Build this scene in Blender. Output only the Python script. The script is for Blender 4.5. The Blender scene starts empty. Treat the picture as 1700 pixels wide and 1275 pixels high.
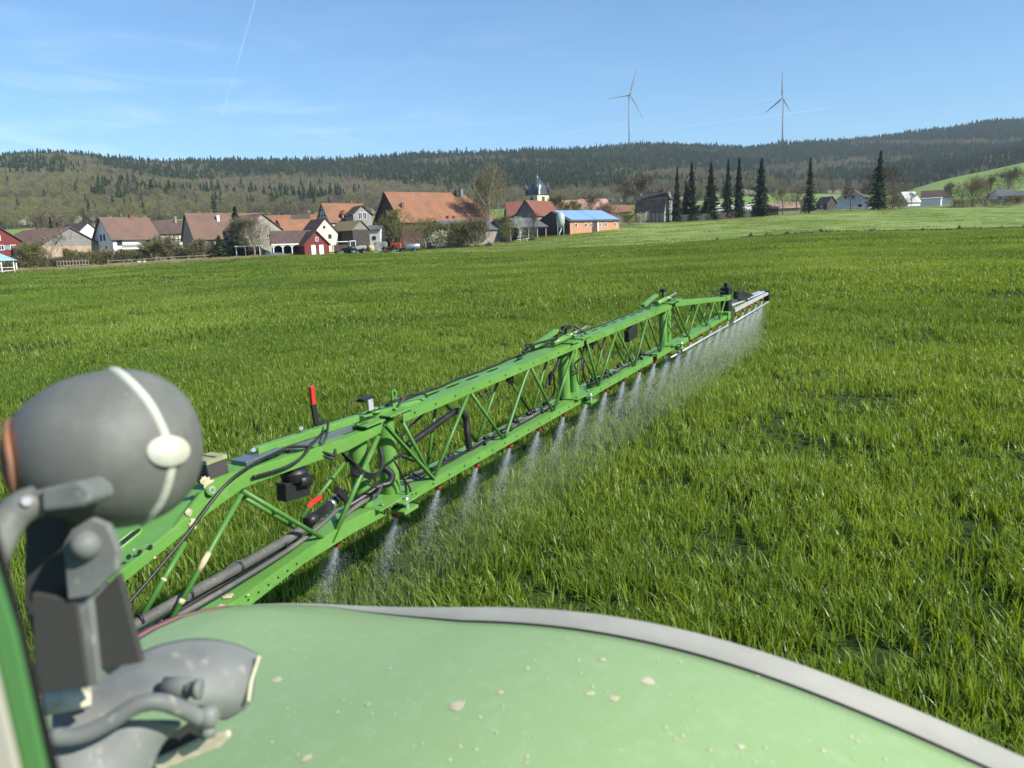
import bpy, bmesh, math, random
import numpy as np
from mathutils import Vector, Matrix
random.seed(7); rng = np.random.default_rng(7)
R = math.radians
sc = bpy.context.scene
col = sc.collection

# ------------------------------------------------------------------ camera
H = 2.65                                    # eye height in the cab
TH, RO, F = R(10.05), R(2.0), 1270.0
fw = np.array([0, math.cos(TH), -math.sin(TH)]); r0 = np.array([1., 0, 0]); u0 = np.array([0, math.sin(TH), math.cos(TH)])
up = u0*math.cos(RO)+r0*math.sin(RO); rt = r0*math.cos(RO)-u0*math.sin(RO)
EYE = np.array([0, 0, H])
cam_d = bpy.data.cameras.new('camera'); cam = bpy.data.objects.new('camera', cam_d); col.objects.link(cam)
cam_d.sensor_width = 36; cam_d.lens = 36*F/1700; cam_d.clip_start = .02; cam_d.clip_end = 20000
m = Matrix.Identity(4)
for i in range(3):
    m[i][0] = rt[i]; m[i][1] = up[i]; m[i][2] = -fw[i]; m[i][3] = EYE[i]
cam.matrix_world = m
cam_d.dof.use_dof = True; cam_d.dof.focus_distance = 25; cam_d.dof.aperture_fstop = 4.6
sc.camera = cam
sc.render.resolution_x = 1024; sc.render.resolution_y = 768
# ------------------------------------------------------------------ light
SUN_EL, SUN_A = R(38.5), R(62)              # elevation; angle right of straight behind the camera
sv = Vector((math.sin(SUN_A)*math.cos(SUN_EL), -math.cos(SUN_A)*math.cos(SUN_EL), math.sin(SUN_EL)))
sd = bpy.data.lights.new('sun', 'SUN'); sun = bpy.data.objects.new('sun', sd); col.objects.link(sun)
sd.energy = 5.0; sd.angle = R(.53); sd.color = (1, .95, .87)
sun.rotation_euler = sv.to_track_quat('Z', 'Y').to_euler(); sun.location = (0, 0, 60)
sc.view_settings.view_transform = 'Standard'; sc.view_settings.look = 'None'
sc.view_settings.exposure = 0.68; sc.view_settings.gamma = 1
world = bpy.data.worlds.new('World'); sc.world = world; world.use_nodes = True
wn = world.node_tree; wn.nodes.clear()
def N(nt, t, **kw):
    n = nt.nodes.new(t)
    for k, v in kw.items():
        if k.startswith('i_'):
            key = k[2:]; n.inputs[int(key) if key.isdigit() else key.replace('_', ' ')].default_value = v
        else: setattr(n, k, v)
    return n
def Lk(nt, a, b): nt.links.new(a, b)
sky = N(wn, 'ShaderNodeTexSky', sky_type='NISHITA', sun_disc=False, sun_elevation=SUN_EL, sun_rotation=math.atan2(sv.x, sv.y), altitude=200, air_density=1.0, dust_density=.6, ozone_density=2.0)
tc = N(wn, 'ShaderNodeTexCoord')
bg = N(wn, 'ShaderNodeBackground'); bg.inputs[1].default_value = .1
wo = N(wn, 'ShaderNodeOutputWorld')
def vray(px, py):
    d = fw*F+(px-850)*rt+(637.5-py)*up
    return d
def math_n(nt, op, a, b=None, c=None, clamp=False):
    n = nt.nodes.new('ShaderNodeMath'); n.operation = op; n.use_clamp = clamp
    for i, v in enumerate((a, b, c)):
        if v is None: continue
        if isinstance(v, (int, float)): n.inputs[i].default_value = v
        else: nt.links.new(v, n.inputs[i])
    return n.outputs[0]
def vdot(nt, vec, d):
    n = nt.nodes.new('ShaderNodeVectorMath'); n.operation = 'DOT_PRODUCT'
    nt.links.new(vec, n.inputs[0]); n.inputs[1].default_value = d; return n.outputs['Value']
# vapour trails and thin cirrus belong to the sky: drawn by view direction in the world shader
cloud = None
nz = N(wn, 'ShaderNodeTexNoise', i_Scale=9.0, i_Detail=4.0); Lk(wn, tc.outputs['Generated'], nz.inputs['Vector'])
for (x0, y0, x1, y1, wd, st) in ((432, -30, 390, 120, 0.0012, .2), (390, 120, 363, 210, .0009, .14), (712, 88, 563, 152, .0008, .1),
                                 (900, 228, 1330, 156, .0009, .11), (1090, 216, 1420, 174, .001, .15)):
    a = vray(x0, y0); a /= np.linalg.norm(a); b = vray(x1, y1); b /= np.linalg.norm(b)
    n_ = np.cross(a, b); n_ /= np.linalg.norm(n_); t_ = b-a; ln = np.linalg.norm(t_); t_ /= ln; mid = (a+b)/2
    dist = math_n(wn, 'ABSOLUTE', vdot(wn, tc.outputs['Generated'], tuple(n_)))
    across = math_n(wn, 'SUBTRACT', 1.0, math_n(wn, 'DIVIDE', dist, wd), clamp=True)
    al = math_n(wn, 'ABSOLUTE', math_n(wn, 'SUBTRACT', vdot(wn, tc.outputs['Generated'], tuple(t_)), float(mid@t_)))
    along = math_n(wn, 'MULTIPLY', math_n(wn, 'SUBTRACT', 1.0, math_n(wn, 'DIVIDE', al, ln*.5), clamp=True), 4.0, clamp=True)
    v = math_n(wn, 'MULTIPLY', math_n(wn, 'MULTIPLY', across, along), math_n(wn, 'MULTIPLY', nz.outputs['Fac'], st*1.8))
    cloud = v if cloud is None else math_n(wn, 'ADD', cloud, v)
mp = N(wn, 'ShaderNodeMapping'); mp.inputs['Scale'].default_value = (2.2, 2.2, 16); mp.inputs['Rotation'].default_value = (.05, .12, 0)
Lk(wn, tc.outputs['Generated'], mp.inputs['Vector'])
n2 = N(wn, 'ShaderNodeTexNoise', i_Scale=2.6, i_Detail=8.0, i_Roughness=.6, i_Distortion=.5); Lk(wn, mp.outputs[0], n2.inputs['Vector'])
ci = math_n(wn, 'MULTIPLY', math_n(wn, 'SUBTRACT', n2.outputs['Fac'], .5), 1.9, clamp=True)
sepw = N(wn, 'ShaderNodeSeparateXYZ'); Lk(wn, tc.outputs['Generated'], sepw.inputs[0])
low = math_n(wn, 'SUBTRACT', 1.0, math_n(wn, 'MULTIPLY', math_n(wn, 'ABSOLUTE', math_n(wn, 'SUBTRACT', sepw.outputs['Z'], .13)), 7.0), clamp=True)
left = math_n(wn, 'MULTIPLY', math_n(wn, 'SUBTRACT', .25, sepw.outputs['X']), 1.2, clamp=True)
ci = math_n(wn, 'MULTIPLY', ci, math_n(wn, 'ADD', math_n(wn, 'MULTIPLY', low, left), .1))
cloud = math_n(wn, 'ADD', cloud, math_n(wn, 'MULTIPLY', ci, .6), clamp=True)
mx = N(wn, 'ShaderNodeMix', data_type='RGBA'); Lk(wn, cloud, mx.inputs[0]); 
tint = N(wn, 'ShaderNodeMix', data_type='RGBA', blend_type='MULTIPLY'); tint.inputs[0].default_value = 1; Lk(wn, sky.outputs[0], tint.inputs[6]); tint.inputs[7].default_value = (.66, .93, 1.12, 1)
Lk(wn, tint.outputs[2], mx.inputs[6]); mx.inputs[7].default_value = (9.0, 9.8, 10.5, 1)
Lk(wn, mx.outputs[2], bg.inputs[0]); Lk(wn, bg.outputs[0], wo.inputs[0])
try:
    sc.cycles.max_bounces = 6; sc.cycles.transparent_max_bounces = 24; sc.cycles.volume_bounces = 0
except Exception: pass

# ------------------------------------------------------------------ helpers
def at(px, py, Y):
    d = vray(px, py); return d*(Y/d[1])+EYE
def atz(px, py, Z):
    return vray(px, py)*(Z/F)+EYE
def azof(px): 
    d = vray(px, 400); return math.atan2(d[0], d[1])
def tag(o, label=None, cat=None, group=None, kind=None):
    if label: o['label'] = label
    if cat: o['category'] = cat
    if group: o['group'] = group
    if kind: o['kind'] = kind
    return o
def empty(name, loc, label, cat, group=None, rz=0):
    o = bpy.data.objects.new(name, None); col.objects.link(o); o.location = Vector(loc); o.rotation_euler = (0, 0, rz)
    o.empty_display_size = .2
    tag(o, label, cat, group); bpy.context.view_layer.update(); return o
def lnk(name, me, mats, parent=None, loc=None):
    o = bpy.data.objects.new(name, me); col.objects.link(o)
    if not isinstance(mats, (list, tuple)): mats = [mats]
    for m_ in mats: me.materials.append(m_)
    if loc is not None: o.location = Vector(loc)
    if parent is not None: o.parent = parent
    return o
class MB:
    """collects shapes, links them as one mesh object"""
    def __init__(s): s.v = []; s.f = []; s.mi = []; s.sm = []
    def add(s, vs, fs, mi=0, sm=False):
        o = len(s.v); s.v += [tuple(map(float, p)) for p in vs]
        for f in fs: s.f.append(tuple(i+o for i in f)); s.mi.append(mi); s.sm.append(sm)
    def box(s, x0, x1, y0, y1, z0, z1, mi=0, M=None):
        vs = [(x, y, z) for z in (z0, z1) for y in (y0, y1) for x in (x0, x1)]
        if M is not None: vs = [tuple(M@Vector(p)) for p in vs]
        s.add(vs, [(0, 2, 3, 1), (4, 5, 7, 6), (0, 1, 5, 4), (2, 6, 7, 3), (0, 4, 6, 2), (1, 3, 7, 5)], mi)
    def beam(s, a, b, w, h, upv=(0, 0, 1), mi=0):
        a = Vector(a); b = Vector(b); d = (b-a).normalized(); u_ = Vector(upv); sd_ = d.cross(u_).normalized(); u_ = sd_.cross(d)
        vs = []
        for p in (a, b):
            for i, j in ((-1, -1), (1, -1), (1, 1), (-1, 1)): vs.append(p+sd_*(i*w/2)+u_*(j*h/2))
        s.add(vs, [(0, 1, 2, 3), (7, 6, 5, 4), (0, 4, 5, 1), (1, 5, 6, 2), (2, 6, 7, 3), (3, 7, 4, 0)], mi)
    def tube(s, pts, r, n=10, mi=0, cap=True):
        pts = [Vector(p) for p in pts]; rs = r if isinstance(r, (list, tuple)) else [r]*len(pts)
        vs = []; fs = []; ref = None
        for k, p in enumerate(pts):
            d = (pts[min(k+1, len(pts)-1)]-pts[max(k-1, 0)])
            if d.length < 1e-9: d = Vector((0, 0, 1))
            d.normalize()
            if ref is None:
                ref = d.orthogonal().normalized()
            ref = (ref-d*ref.dot(d))
            if ref.length < 1e-6: ref = d.orthogonal()
            ref.normalize(); b_ = d.cross(ref)
            for i in range(n):
                a = 2*math.pi*i/n; vs.append(p+(ref*math.cos(a)+b_*math.sin(a))*rs[k])
        for k in range(len(pts)-1):
            for i in range(n): fs.append((k*n+i, k*n+(i+1) % n, (k+1)*n+(i+1) % n, (k+1)*n+i))
        s.add(vs, fs, mi, True)
        if cap:
            o = len(s.v)-len(vs); s.f.append(tuple(o+i for i in reversed(range(n)))); s.mi.append(mi); s.sm.append(False)
            o2 = o+(len(pts)-1)*n; s.f.append(tuple(o2+i for i in range(n))); s.mi.append(mi); s.sm.append(False)
    def build(s, name, mats, parent=None, loc=None, bevel=0):
        me = bpy.data.meshes.new(name); me.from_pydata(s.v, [], s.f); me.polygons.foreach_set('material_index', s.mi)
        me.polygons.foreach_set('use_smooth', s.sm); me.update()
        o = lnk(name, me, mats, parent, loc)
        if bevel:
            b = o.modifiers.new('bevel', 'BEVEL'); b.width = bevel; b.segments = 2; b.limit_method = 'ANGLE'
        return o
def np_mesh(name, v, f, smooth=False):
    """numpy mesh; f: (n,k) array of equal-size faces"""
    me = bpy.data.meshes.new(name); v = np.asarray(v, np.float32); f = np.asarray(f, np.int32)
    me.vertices.add(len(v)); me.vertices.foreach_set('co', v.ravel()); k = f.shape[1]
    me.loops.add(f.size); me.loops.foreach_set('vertex_index', f.ravel()); me.polygons.add(len(f))
    me.polygons.foreach_set('loop_start', np.arange(0, f.size, k, dtype=np.int32))
    try: me.polygons.foreach_set('loop_total', np.full(len(f), k, dtype=np.int32))
    except Exception: pass
    if smooth: me.polygons.foreach_set('use_smooth', np.ones(len(f), bool))
    me.update(calc_edges=True); me.validate(); return me
def spline(pts, n=8):
    P_ = [Vector(p) for p in pts]; out = []
    if len(P_) < 3: return P_
    for i in range(len(P_)-1):
        p0 = P_[max(i-1, 0)]; p1 = P_[i]; p2 = P_[i+1]; p3 = P_[min(i+2, len(P_)-1)]
        for k in range(n):
            t = k/n
            out.append(.5*((2*p1)+(p2-p0)*t+(2*p0-5*p1+4*p2-p3)*t*t+(3*p1-p0-3*p2+p3)*t**3))
    out.append(P_[-1]); return out

# ------------------------------------------------------------------ materials
def mat(name, c, rough=.6, spec=.3, metal=0, noise=None, bump=None, trans=0, coords='Object'):
    """noise: list of (scale, colour2, lo, hi[, vscale]) layers; bump: (scale, strength, dist)"""
    m_ = bpy.data.materials.new(name); m_.use_nodes = True; nt = m_.node_tree; p = nt.nodes['Principled BSDF']
    p.inputs['Roughness'].default_value = rough; p.inputs['Specular IOR Level'].default_value = spec; p.inputs['Metallic'].default_value = metal
    p.inputs['Base Color'].default_value = (*c, 1)
    t = N(nt, 'ShaderNodeTexCoord'); src = None
    for L_ in (noise or []):
        scale, c2, lo, hi = L_[:4]
        vec = t.outputs[coords]
        if len(L_) > 4:
            q = N(nt, 'ShaderNodeMapping'); q.inputs['Scale'].default_value = L_[4]; Lk(nt, vec, q.inputs[0]); vec = q.outputs[0]
        nz_ = N(nt, 'ShaderNodeTexNoise', i_Scale=scale, i_Detail=5.0, i_Roughness=.62); Lk(nt, vec, nz_.inputs['Vector'])
        mr = N(nt, 'ShaderNodeMapRange'); mr.inputs['From Min'].default_value = lo; mr.inputs['From Max'].default_value = hi; Lk(nt, nz_.outputs['Fac'], mr.inputs['Value'])
        x = N(nt, 'ShaderNodeMix', data_type='RGBA'); Lk(nt, mr.outputs[0], x.inputs[0]); x.inputs[7].default_value = (*c2, 1)
        if src is None: x.inputs[6].default_value = (*c, 1)
        else: Lk(nt, src, x.inputs[6])
        src = x.outputs[2]
    if src is not None: Lk(nt, src, p.inputs['Base Color'])
    if bump:
        nz_ = N(nt, 'ShaderNodeTexNoise', i_Scale=bump[0], i_Detail=4.0); Lk(nt, t.outputs[coords], nz_.inputs['Vector'])
        b = N(nt, 'ShaderNodeBump'); b.inputs['Strength'].default_value = bump[1]; b.inputs['Distance'].default_value = bump[2]
        Lk(nt, nz_.outputs['Fac'], b.inputs['Height']); Lk(nt, b.outputs[0], p.inputs['Normal'])
    if trans:
        tr = N(nt, 'ShaderNodeBsdfTranslucent'); ms = N(nt, 'ShaderNodeMixShader'); ms.inputs[0].default_value = trans
        if src is not None: Lk(nt, src, tr.inputs[0])
        else: tr.inputs[0].default_value = (*c, 1)
        Lk(nt, p.outputs[0], ms.inputs[1]); Lk(nt, tr.outputs[0], ms.inputs[2]); Lk(nt, ms.outputs[0], nt.nodes['Material Output'].inputs['Surface'])
    return m_
def mat_leaf(name, stops, trans=.35, rough=.45, spec=.3, world_scale=.02, streak=None):
    """foliage: colour from per-instance random + world noise"""
    m_ = bpy.data.materials.new(name); m_.use_nodes = True; nt = m_.node_tree; p = nt.nodes['Principled BSDF']
    p.inputs['Roughness'].default_value = rough; p.inputs['Specular IOR Level'].default_value = spec
    oi = N(nt, 'ShaderNodeObjectInfo'); g = N(nt, 'ShaderNodeNewGeometry')
    nz_ = N(nt, 'ShaderNodeTexNoise', i_Scale=world_scale, i_Detail=3.0); Lk(nt, g.outputs['Position'], nz_.inputs['Vector'])
    a = math_n(nt, 'MULTIPLY', oi.outputs['Random'], .22); b = math_n(nt, 'MULTIPLY', g.outputs['Random Per Island'], .5)
    c_ = math_n(nt, 'MULTIPLY', math_n(nt, 'SUBTRACT', nz_.outputs['Fac'], .35), 1.1)
    s_ = math_n(nt, 'ADD', math_n(nt, 'ADD', a, b), c_, clamp=True)
    cr = N(nt, 'ShaderNodeValToRGB'); Lk(nt, s_, cr.inputs[0]); e = cr.color_ramp.elements
    e[0].position = stops[0][0]; e[0].color = (*stops[0][1], 1); e[1].position = stops[-1][0]; e[1].color = (*stops[-1][1], 1)
    for pos, c in stops[1:-1]: q = e.new(pos); q.color = (*c, 1)
    Lk(nt, cr.outputs[0], p.inputs['Base Color'])
    if trans:
        tr = N(nt, 'ShaderNodeBsdfTranslucent'); ms = N(nt, 'ShaderNodeMixShader'); ms.inputs[0].default_value = trans
        mg = N(nt, 'ShaderNodeMix', data_type='RGBA', blend_type='MULTIPLY'); mg.inputs[0].default_value = 1; Lk(nt, cr.outputs[0], mg.inputs[6]); mg.inputs[7].default_value = (1.6, 1.4, .45, 1)
        Lk(nt, mg.outputs[2], tr.inputs[0])
        Lk(nt, p.outputs[0], ms.inputs[1]); Lk(nt, tr.outputs[0], ms.inputs[2]); Lk(nt, ms.outputs[0], nt.nodes['Material Output'].inputs['Surface'])
    return m_
def mat_rows(name, c, c2, pitch=.33, axis='Z', rough=.75, jit=.5, bump=.4, spec=.2, dirt=None):
    """tiles / boards: rows along an object axis, colour per cell"""
    m_ = bpy.data.materials.new(name); m_.use_nodes = True; nt = m_.node_tree; p = nt.nodes['Principled BSDF']
    p.inputs['Roughness'].default_value = rough; p.inputs['Specular IOR Level'].default_value = spec
    t = N(nt, 'ShaderNodeTexCoord'); q = N(nt, 'ShaderNodeMapping'); Lk(nt, t.outputs['Object'], q.inputs[0])
    q.inputs['Scale'].default_value = (1/pitch,)*3
    w = N(nt, 'ShaderNodeTexWhiteNoise'); fl = N(nt, 'ShaderNodeVectorMath', operation='FLOOR'); Lk(nt, q.outputs[0], fl.inputs[0]); Lk(nt, fl.outputs[0], w.inputs['Vector'])
    nz_ = N(nt, 'ShaderNodeTexNoise', i_Scale=.7, i_Detail=5.0); Lk(nt, t.outputs['Object'], nz_.inputs['Vector'])
    s_ = math_n(nt, 'ADD', math_n(nt, 'MULTIPLY', w.outputs['Value'], jit), math_n(nt, 'MULTIPLY', math_n(nt, 'SUBTRACT', nz_.outputs['Fac'], .3), 1.6*(1-jit)+.2), clamp=True)
    x = N(nt, 'ShaderNodeMix', data_type='RGBA'); x.inputs[6].default_value = (*c, 1); x.inputs[7].default_value = (*c2, 1); Lk(nt, s_, x.inputs[0]); out = x.outputs[2]
    if dirt:
        n3 = N(nt, 'ShaderNodeTexNoise', i_Scale=.35, i_Detail=6.0, i_Roughness=.7); Lk(nt, t.outputs['Object'], n3.inputs['Vector'])
        mr = N(nt, 'ShaderNodeMapRange'); mr.inputs['From Min'].default_value = .44; mr.inputs['From Max'].default_value = .7; Lk(nt, n3.outputs['Fac'], mr.inputs['Value'])
        y = N(nt, 'ShaderNodeMix', data_type='RGBA'); Lk(nt, mr.outputs[0], y.inputs[0]); Lk(nt, out, y.inputs[6]); y.inputs[7].default_value = (*dirt, 1); out = y.outputs[2]
    Lk(nt, out, p.inputs['Base Color'])
    sp = N(nt, 'ShaderNodeSeparateXYZ'); Lk(nt, q.outputs[0], sp.inputs[0]); fr = math_n(nt, 'FRACT', sp.outputs[axis])
    b = N(nt, 'ShaderNodeBump'); b.inputs['Strength'].default_value = bump; b.inputs['Distance'].default_value = .04; Lk(nt, fr, b.inputs['Height']); Lk(nt, b.outputs[0], p.inputs['Normal'])
    return m_
M = {}
M['paint'] = mat('boom_green_paint', (.1, .245, .045), .4, .4, noise=[(3.0, (.13, .3, .06), .4, .7), (22, (.2, .3, .11), .56, .8), (90, (.42, .38, .22), .66, .74)], bump=(60, .05, .002))
M['paint_in'] = mat('boom_green_brace', (.07, .19, .035), .42, .35, noise=[(14, (.15, .26, .1), .55, .8)])
M['steel'] = mat('zinc_steel', (.62, .63, .62), .35, .5, .8, noise=[(20, (.35, .34, .32), .5, .8)])
M['rubber'] = mat('hose_rubber', (.014, .014, .015), .42, .4, noise=[(9, (.05, .048, .042), .5, .8)])
M['hose_grey'] = mat('dusty_hose', (.085, .085, .075), .6, .3, noise=[(7, (.17, .165, .135), .45, .75), (45, (.45, .4, .28), .66, .72)])
M['black'] = mat('black_plastic', (.018, .018, .02), .45, .4)
M['red'] = mat('red_plastic', (.55, .03, .025), .4, .5)
M['nozzle_red'] = mat('nozzle_red', (.42, .05, .03), .45, .4)
M['blue'] = mat('blue_plastic', (.04, .1, .28), .45, .4)
M['white_al'] = mat('white_aluminium', (.5, .51, .5), .45, .4, .3, noise=[(12, (.36, .37, .35), .45, .7)])
M['mud'] = mat('dried_mud', (.5, .43, .28), .95, .05, noise=[(40, (.3, .24, .14), .55, .7)], bump=(60, .8, .004))
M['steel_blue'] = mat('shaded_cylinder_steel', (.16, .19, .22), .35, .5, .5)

# ------------------------------------------------------------------ terrain
def curve(lst):
    out = []
    for px, py, Y in lst:
        p = at(px, py, Y); out.append((math.atan2(p[0], p[1]), math.hypot(p[0], p[1]), p[2]))
    a = np.array(out); return a[np.argsort(a[:, 0])]
EDGE = [(-400, 478, 105), (0, 454, 140), (150, 447, 148), (300, 437, 155), (400, 431, 162), (500, 425, 168), (600, 421, 172), (700, 419, 172), (820, 419, 160), (950, 413, 152), (1120, 404, 150), (1230, 396, 152), (1380, 387, 158), (1700, 379, 178), (2100, 368, 195)]
BASE = [(-400, 470, 118), (0, 449, 150), (150, 442, 158), (300, 431, 166), (400, 427, 172), (500, 422, 178), (600, 417, 184), (700, 413, 188), (820, 403, 190), (880, 396, 192), (950, 390, 190), (1028, 380, 203), (1100, 370, 248), (1200, 364, 258), (1290, 357, 265), (1400, 350, 277), (1520, 346, 288), (1700, 340, 305), (2100, 326, 330)]
BACK = [(-400, 432, 300), (0, 408, 320), (200, 398, 340), (400, 392, 350), (800, 372, 360), (1100, 352, 370), (1280, 344, 390), (1500, 336, 400), (1700, 322, 430), (2100, 295, 440)]
FOOT = [(-400, 400, 440), (0, 382, 440), (200, 372, 480), (350, 362, 520), (480, 364, 540), (700, 352, 600), (900, 342, 640), (1100, 334, 680), (1280, 326, 700), (1400, 326, 700), (1480, 328, 560), (1560, 306, 580), (1640, 288, 600), (1700, 271, 620), (2100, 215, 650)]
FOOT2 = [(-400, 370, 560), (0, 352, 560), (200, 348, 620), (350, 345, 680), (480, 350, 700), (700, 340, 760), (900, 332, 820), (1100, 324, 880), (1280, 318, 900), (1400, 322, 900), (1480, 332, 850), (1560, 320, 860), (1640, 306, 870), (1700, 296, 880), (2100, 262, 900)]
MID = [(-400, 290, 850), (0, 300, 900), (200, 305, 950), (350, 308, 1000), (700, 300, 1100), (900, 294, 1150), (1100, 288, 1250), (1300, 282, 1450), (1500, 268, 1500), (1700, 248, 1550), (2100, 225, 1600)]
RIDGE = [(-400, 262, 1250), (0, 271, 1300), (100, 269, 1300), (200, 275, 1350), (280, 279, 1350), (350, 281, 1380), (450, 279, 1400), (560, 278, 1420), (650, 274, 1450), (700, 266, 1480), (760, 262, 1500), (850, 260, 1520), (950, 257, 1580), (1045, 251, 1650), (1120, 249, 1700), (1200, 252, 1780), (1235, 254, 1800), (1300, 247, 1850), (1400, 242, 1900), (1480, 232, 1950), (1550, 222, 2000), (1640, 209, 2000), (1700, 206, 2000), (2100, 190, 2000)]
CV = [curve(c) for c in (EDGE, BASE, BACK, FOOT, FOOT2, MID, RIDGE)]
RN = 38.0
def near_z(x, y): return .03*x+.02*y
def prof(az):
    """radii and heights of the control curves at azimuths az (array)"""
    az = np.asarray(az, float); a = np.clip(az, R(-62), R(62))
    r_ = [np.zeros_like(a), np.full_like(a, RN)]; z_ = [np.zeros_like(a), near_z(RN*np.sin(az), RN*np.cos(az))]
    for c in CV:
        r_.append(np.interp(a, c[:, 0], c[:, 1])); z_.append(np.interp(a, c[:, 0], c[:, 2]))
    r_.append(r_[-1]+700); z_.append(z_[-1]-120)
    w = np.clip((np.abs(az)-R(100))/R(60), 0, 1)
    R_ = np.stack(r_); Z_ = np.stack(z_)
    mr = R_.mean(axis=1, keepdims=True)*0+np.array([0, RN, 170, 200, 360, 580, 750, 1100, 1600, 2300.])[:, None]
    mz = np.array([0, 0, 2, 4, 8, 14, 25, 60, 110, 10.])[:, None]; mz = np.repeat(mz, len(a), 1); mz[1] = Z_[1]
    return R_*(1-w)+mr*w, Z_*(1-w)+mz*w
def bumps(x, y, r):
    far = np.clip((r-500)/600, 0, 1)*np.clip((1900-r)/700, .25, 1)
    n = 9*np.sin(x*.009+1.3)*np.sin(y*.007+.4)+5*np.sin(x*.021+y*.013)+3*np.sin(x*.04-y*.03)
    mid = np.clip((r-60)/60, 0, 1)*np.clip((260-r)/60, 0, 1)
    nearb = np.clip((60-r)/20, 0, 1)*np.clip((r-3)/4, 0, 1)
    return far*n*.6+mid*.12*np.sin(x*.12+.5)*np.sin(y*.09)+nearb*.025*(np.sin(x*.9+.3)*np.sin(y*.7)+np.sin(x*2.1+y*1.3))
def T(x, y):
    x = np.atleast_1d(np.asarray(x, float)); y = np.atleast_1d(np.asarray(y, float))
    az = np.arctan2(x, y); r = np.hypot(x, y); Rk, Zk = prof(az); z = Zk[-1].copy()
    for k in range(len(Rk)-1):
        m_ = (r >= Rk[k]) & (r < Rk[k+1]); t = (r-Rk[k])/(Rk[k+1]-Rk[k]); zz = Zk[k]+(Zk[k+1]-Zk[k])*t; z[m_] = zz[m_]
    nm = r < RN; z[nm] = near_z(x[nm], y[nm])
    return z+bumps(x, y, r)
def Tz(x, y): return float(T([x], [y])[0])
az_ = np.unique(np.concatenate([np.linspace(-math.pi, -R(50), 60), np.linspace(-R(50), R(50), 420), np.linspace(R(50), math.pi, 60)]))
Rk, Zk = prof(az_)
sub = [14, 40, 14, 18, 14, 14, 22, 34, 16]
def strip(k0, k1, name, material, label=None, kind='structure'):
    rows = []
    for k in range(k0, k1):
        n = sub[k]
        for i in range(n+(1 if k == k1-1 else 0)):
            t = i/n; rows.append(Rk[k]+(Rk[k+1]-Rk[k])*(t**1.0 if k else t))
    rr = np.stack(rows); rr = np.maximum(rr, .001); A = np.repeat(az_[None], len(rr), 0)
    x = rr*np.sin(A); y = rr*np.cos(A); eps = 1e-6
    z = T((x*(1-eps)).ravel(), (y*(1-eps)).ravel()).reshape(x.shape)
    v = np.stack([x, y, z], -1).reshape(-1, 3); na = len(az_); i = np.arange(len(rr)-1)[:, None]*na+np.arange(na-1)[None]
    f = np.stack([i, i+1, i+na+1, i+na], -1).reshape(-1, 4)[:, ::-1]
    o = lnk(name, np_mesh(name, v, f, True), material); tag(o, label, None, None, kind); return o
M['soil'] = mat('crop_soil', (.035, .06, .016), .95, .05, noise=[(1.2, (.055, .09, .022), .4, .7), (9, (.025, .035, .012), .45, .65)], bump=(12, .8, .05))
M['meadow'] = mat('meadow', (.21, .26, .075), .85, .1, noise=[(.35, (.2, .26, .075), .4, .66, (.25, 2.2, 1)), (.05, (.11, .2, .035), .45, .62), (3.0, (.1, .16, .03), .55, .7), (1.5, (.25, .28, .11), .58, .72, (.3, 2, 1))], bump=(2.0, .6, .15))
M['vground'] = mat('village_ground', (.13, .17, .05), .9, .1, noise=[(.15, (.2, .18, .1), .45, .6), (2.0, (.1, .12, .05), .5, .7)], bump=(2, .5, .1))
M['hill'] = mat('hill_grass', (.15, .24, .05), .9, .1, noise=[(.02, (.2, .25, .08), .4, .62), (.3, (.12, .2, .04), .45, .7)])
M['floor'] = mat('forest_floor', (.06, .055, .03), .95, .05, noise=[(.05, (.09, .075, .05), .4, .65)])
strip(0, 2, 'crop_soil', M['soil']); strip(2, 3, 'meadow', M['meadow']); strip(3, 4, 'village_ground', M['vground'])
strip(4, 5, 'hill_pasture', M['hill']); strip(5, 9, 'hills', M['floor'])

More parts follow.
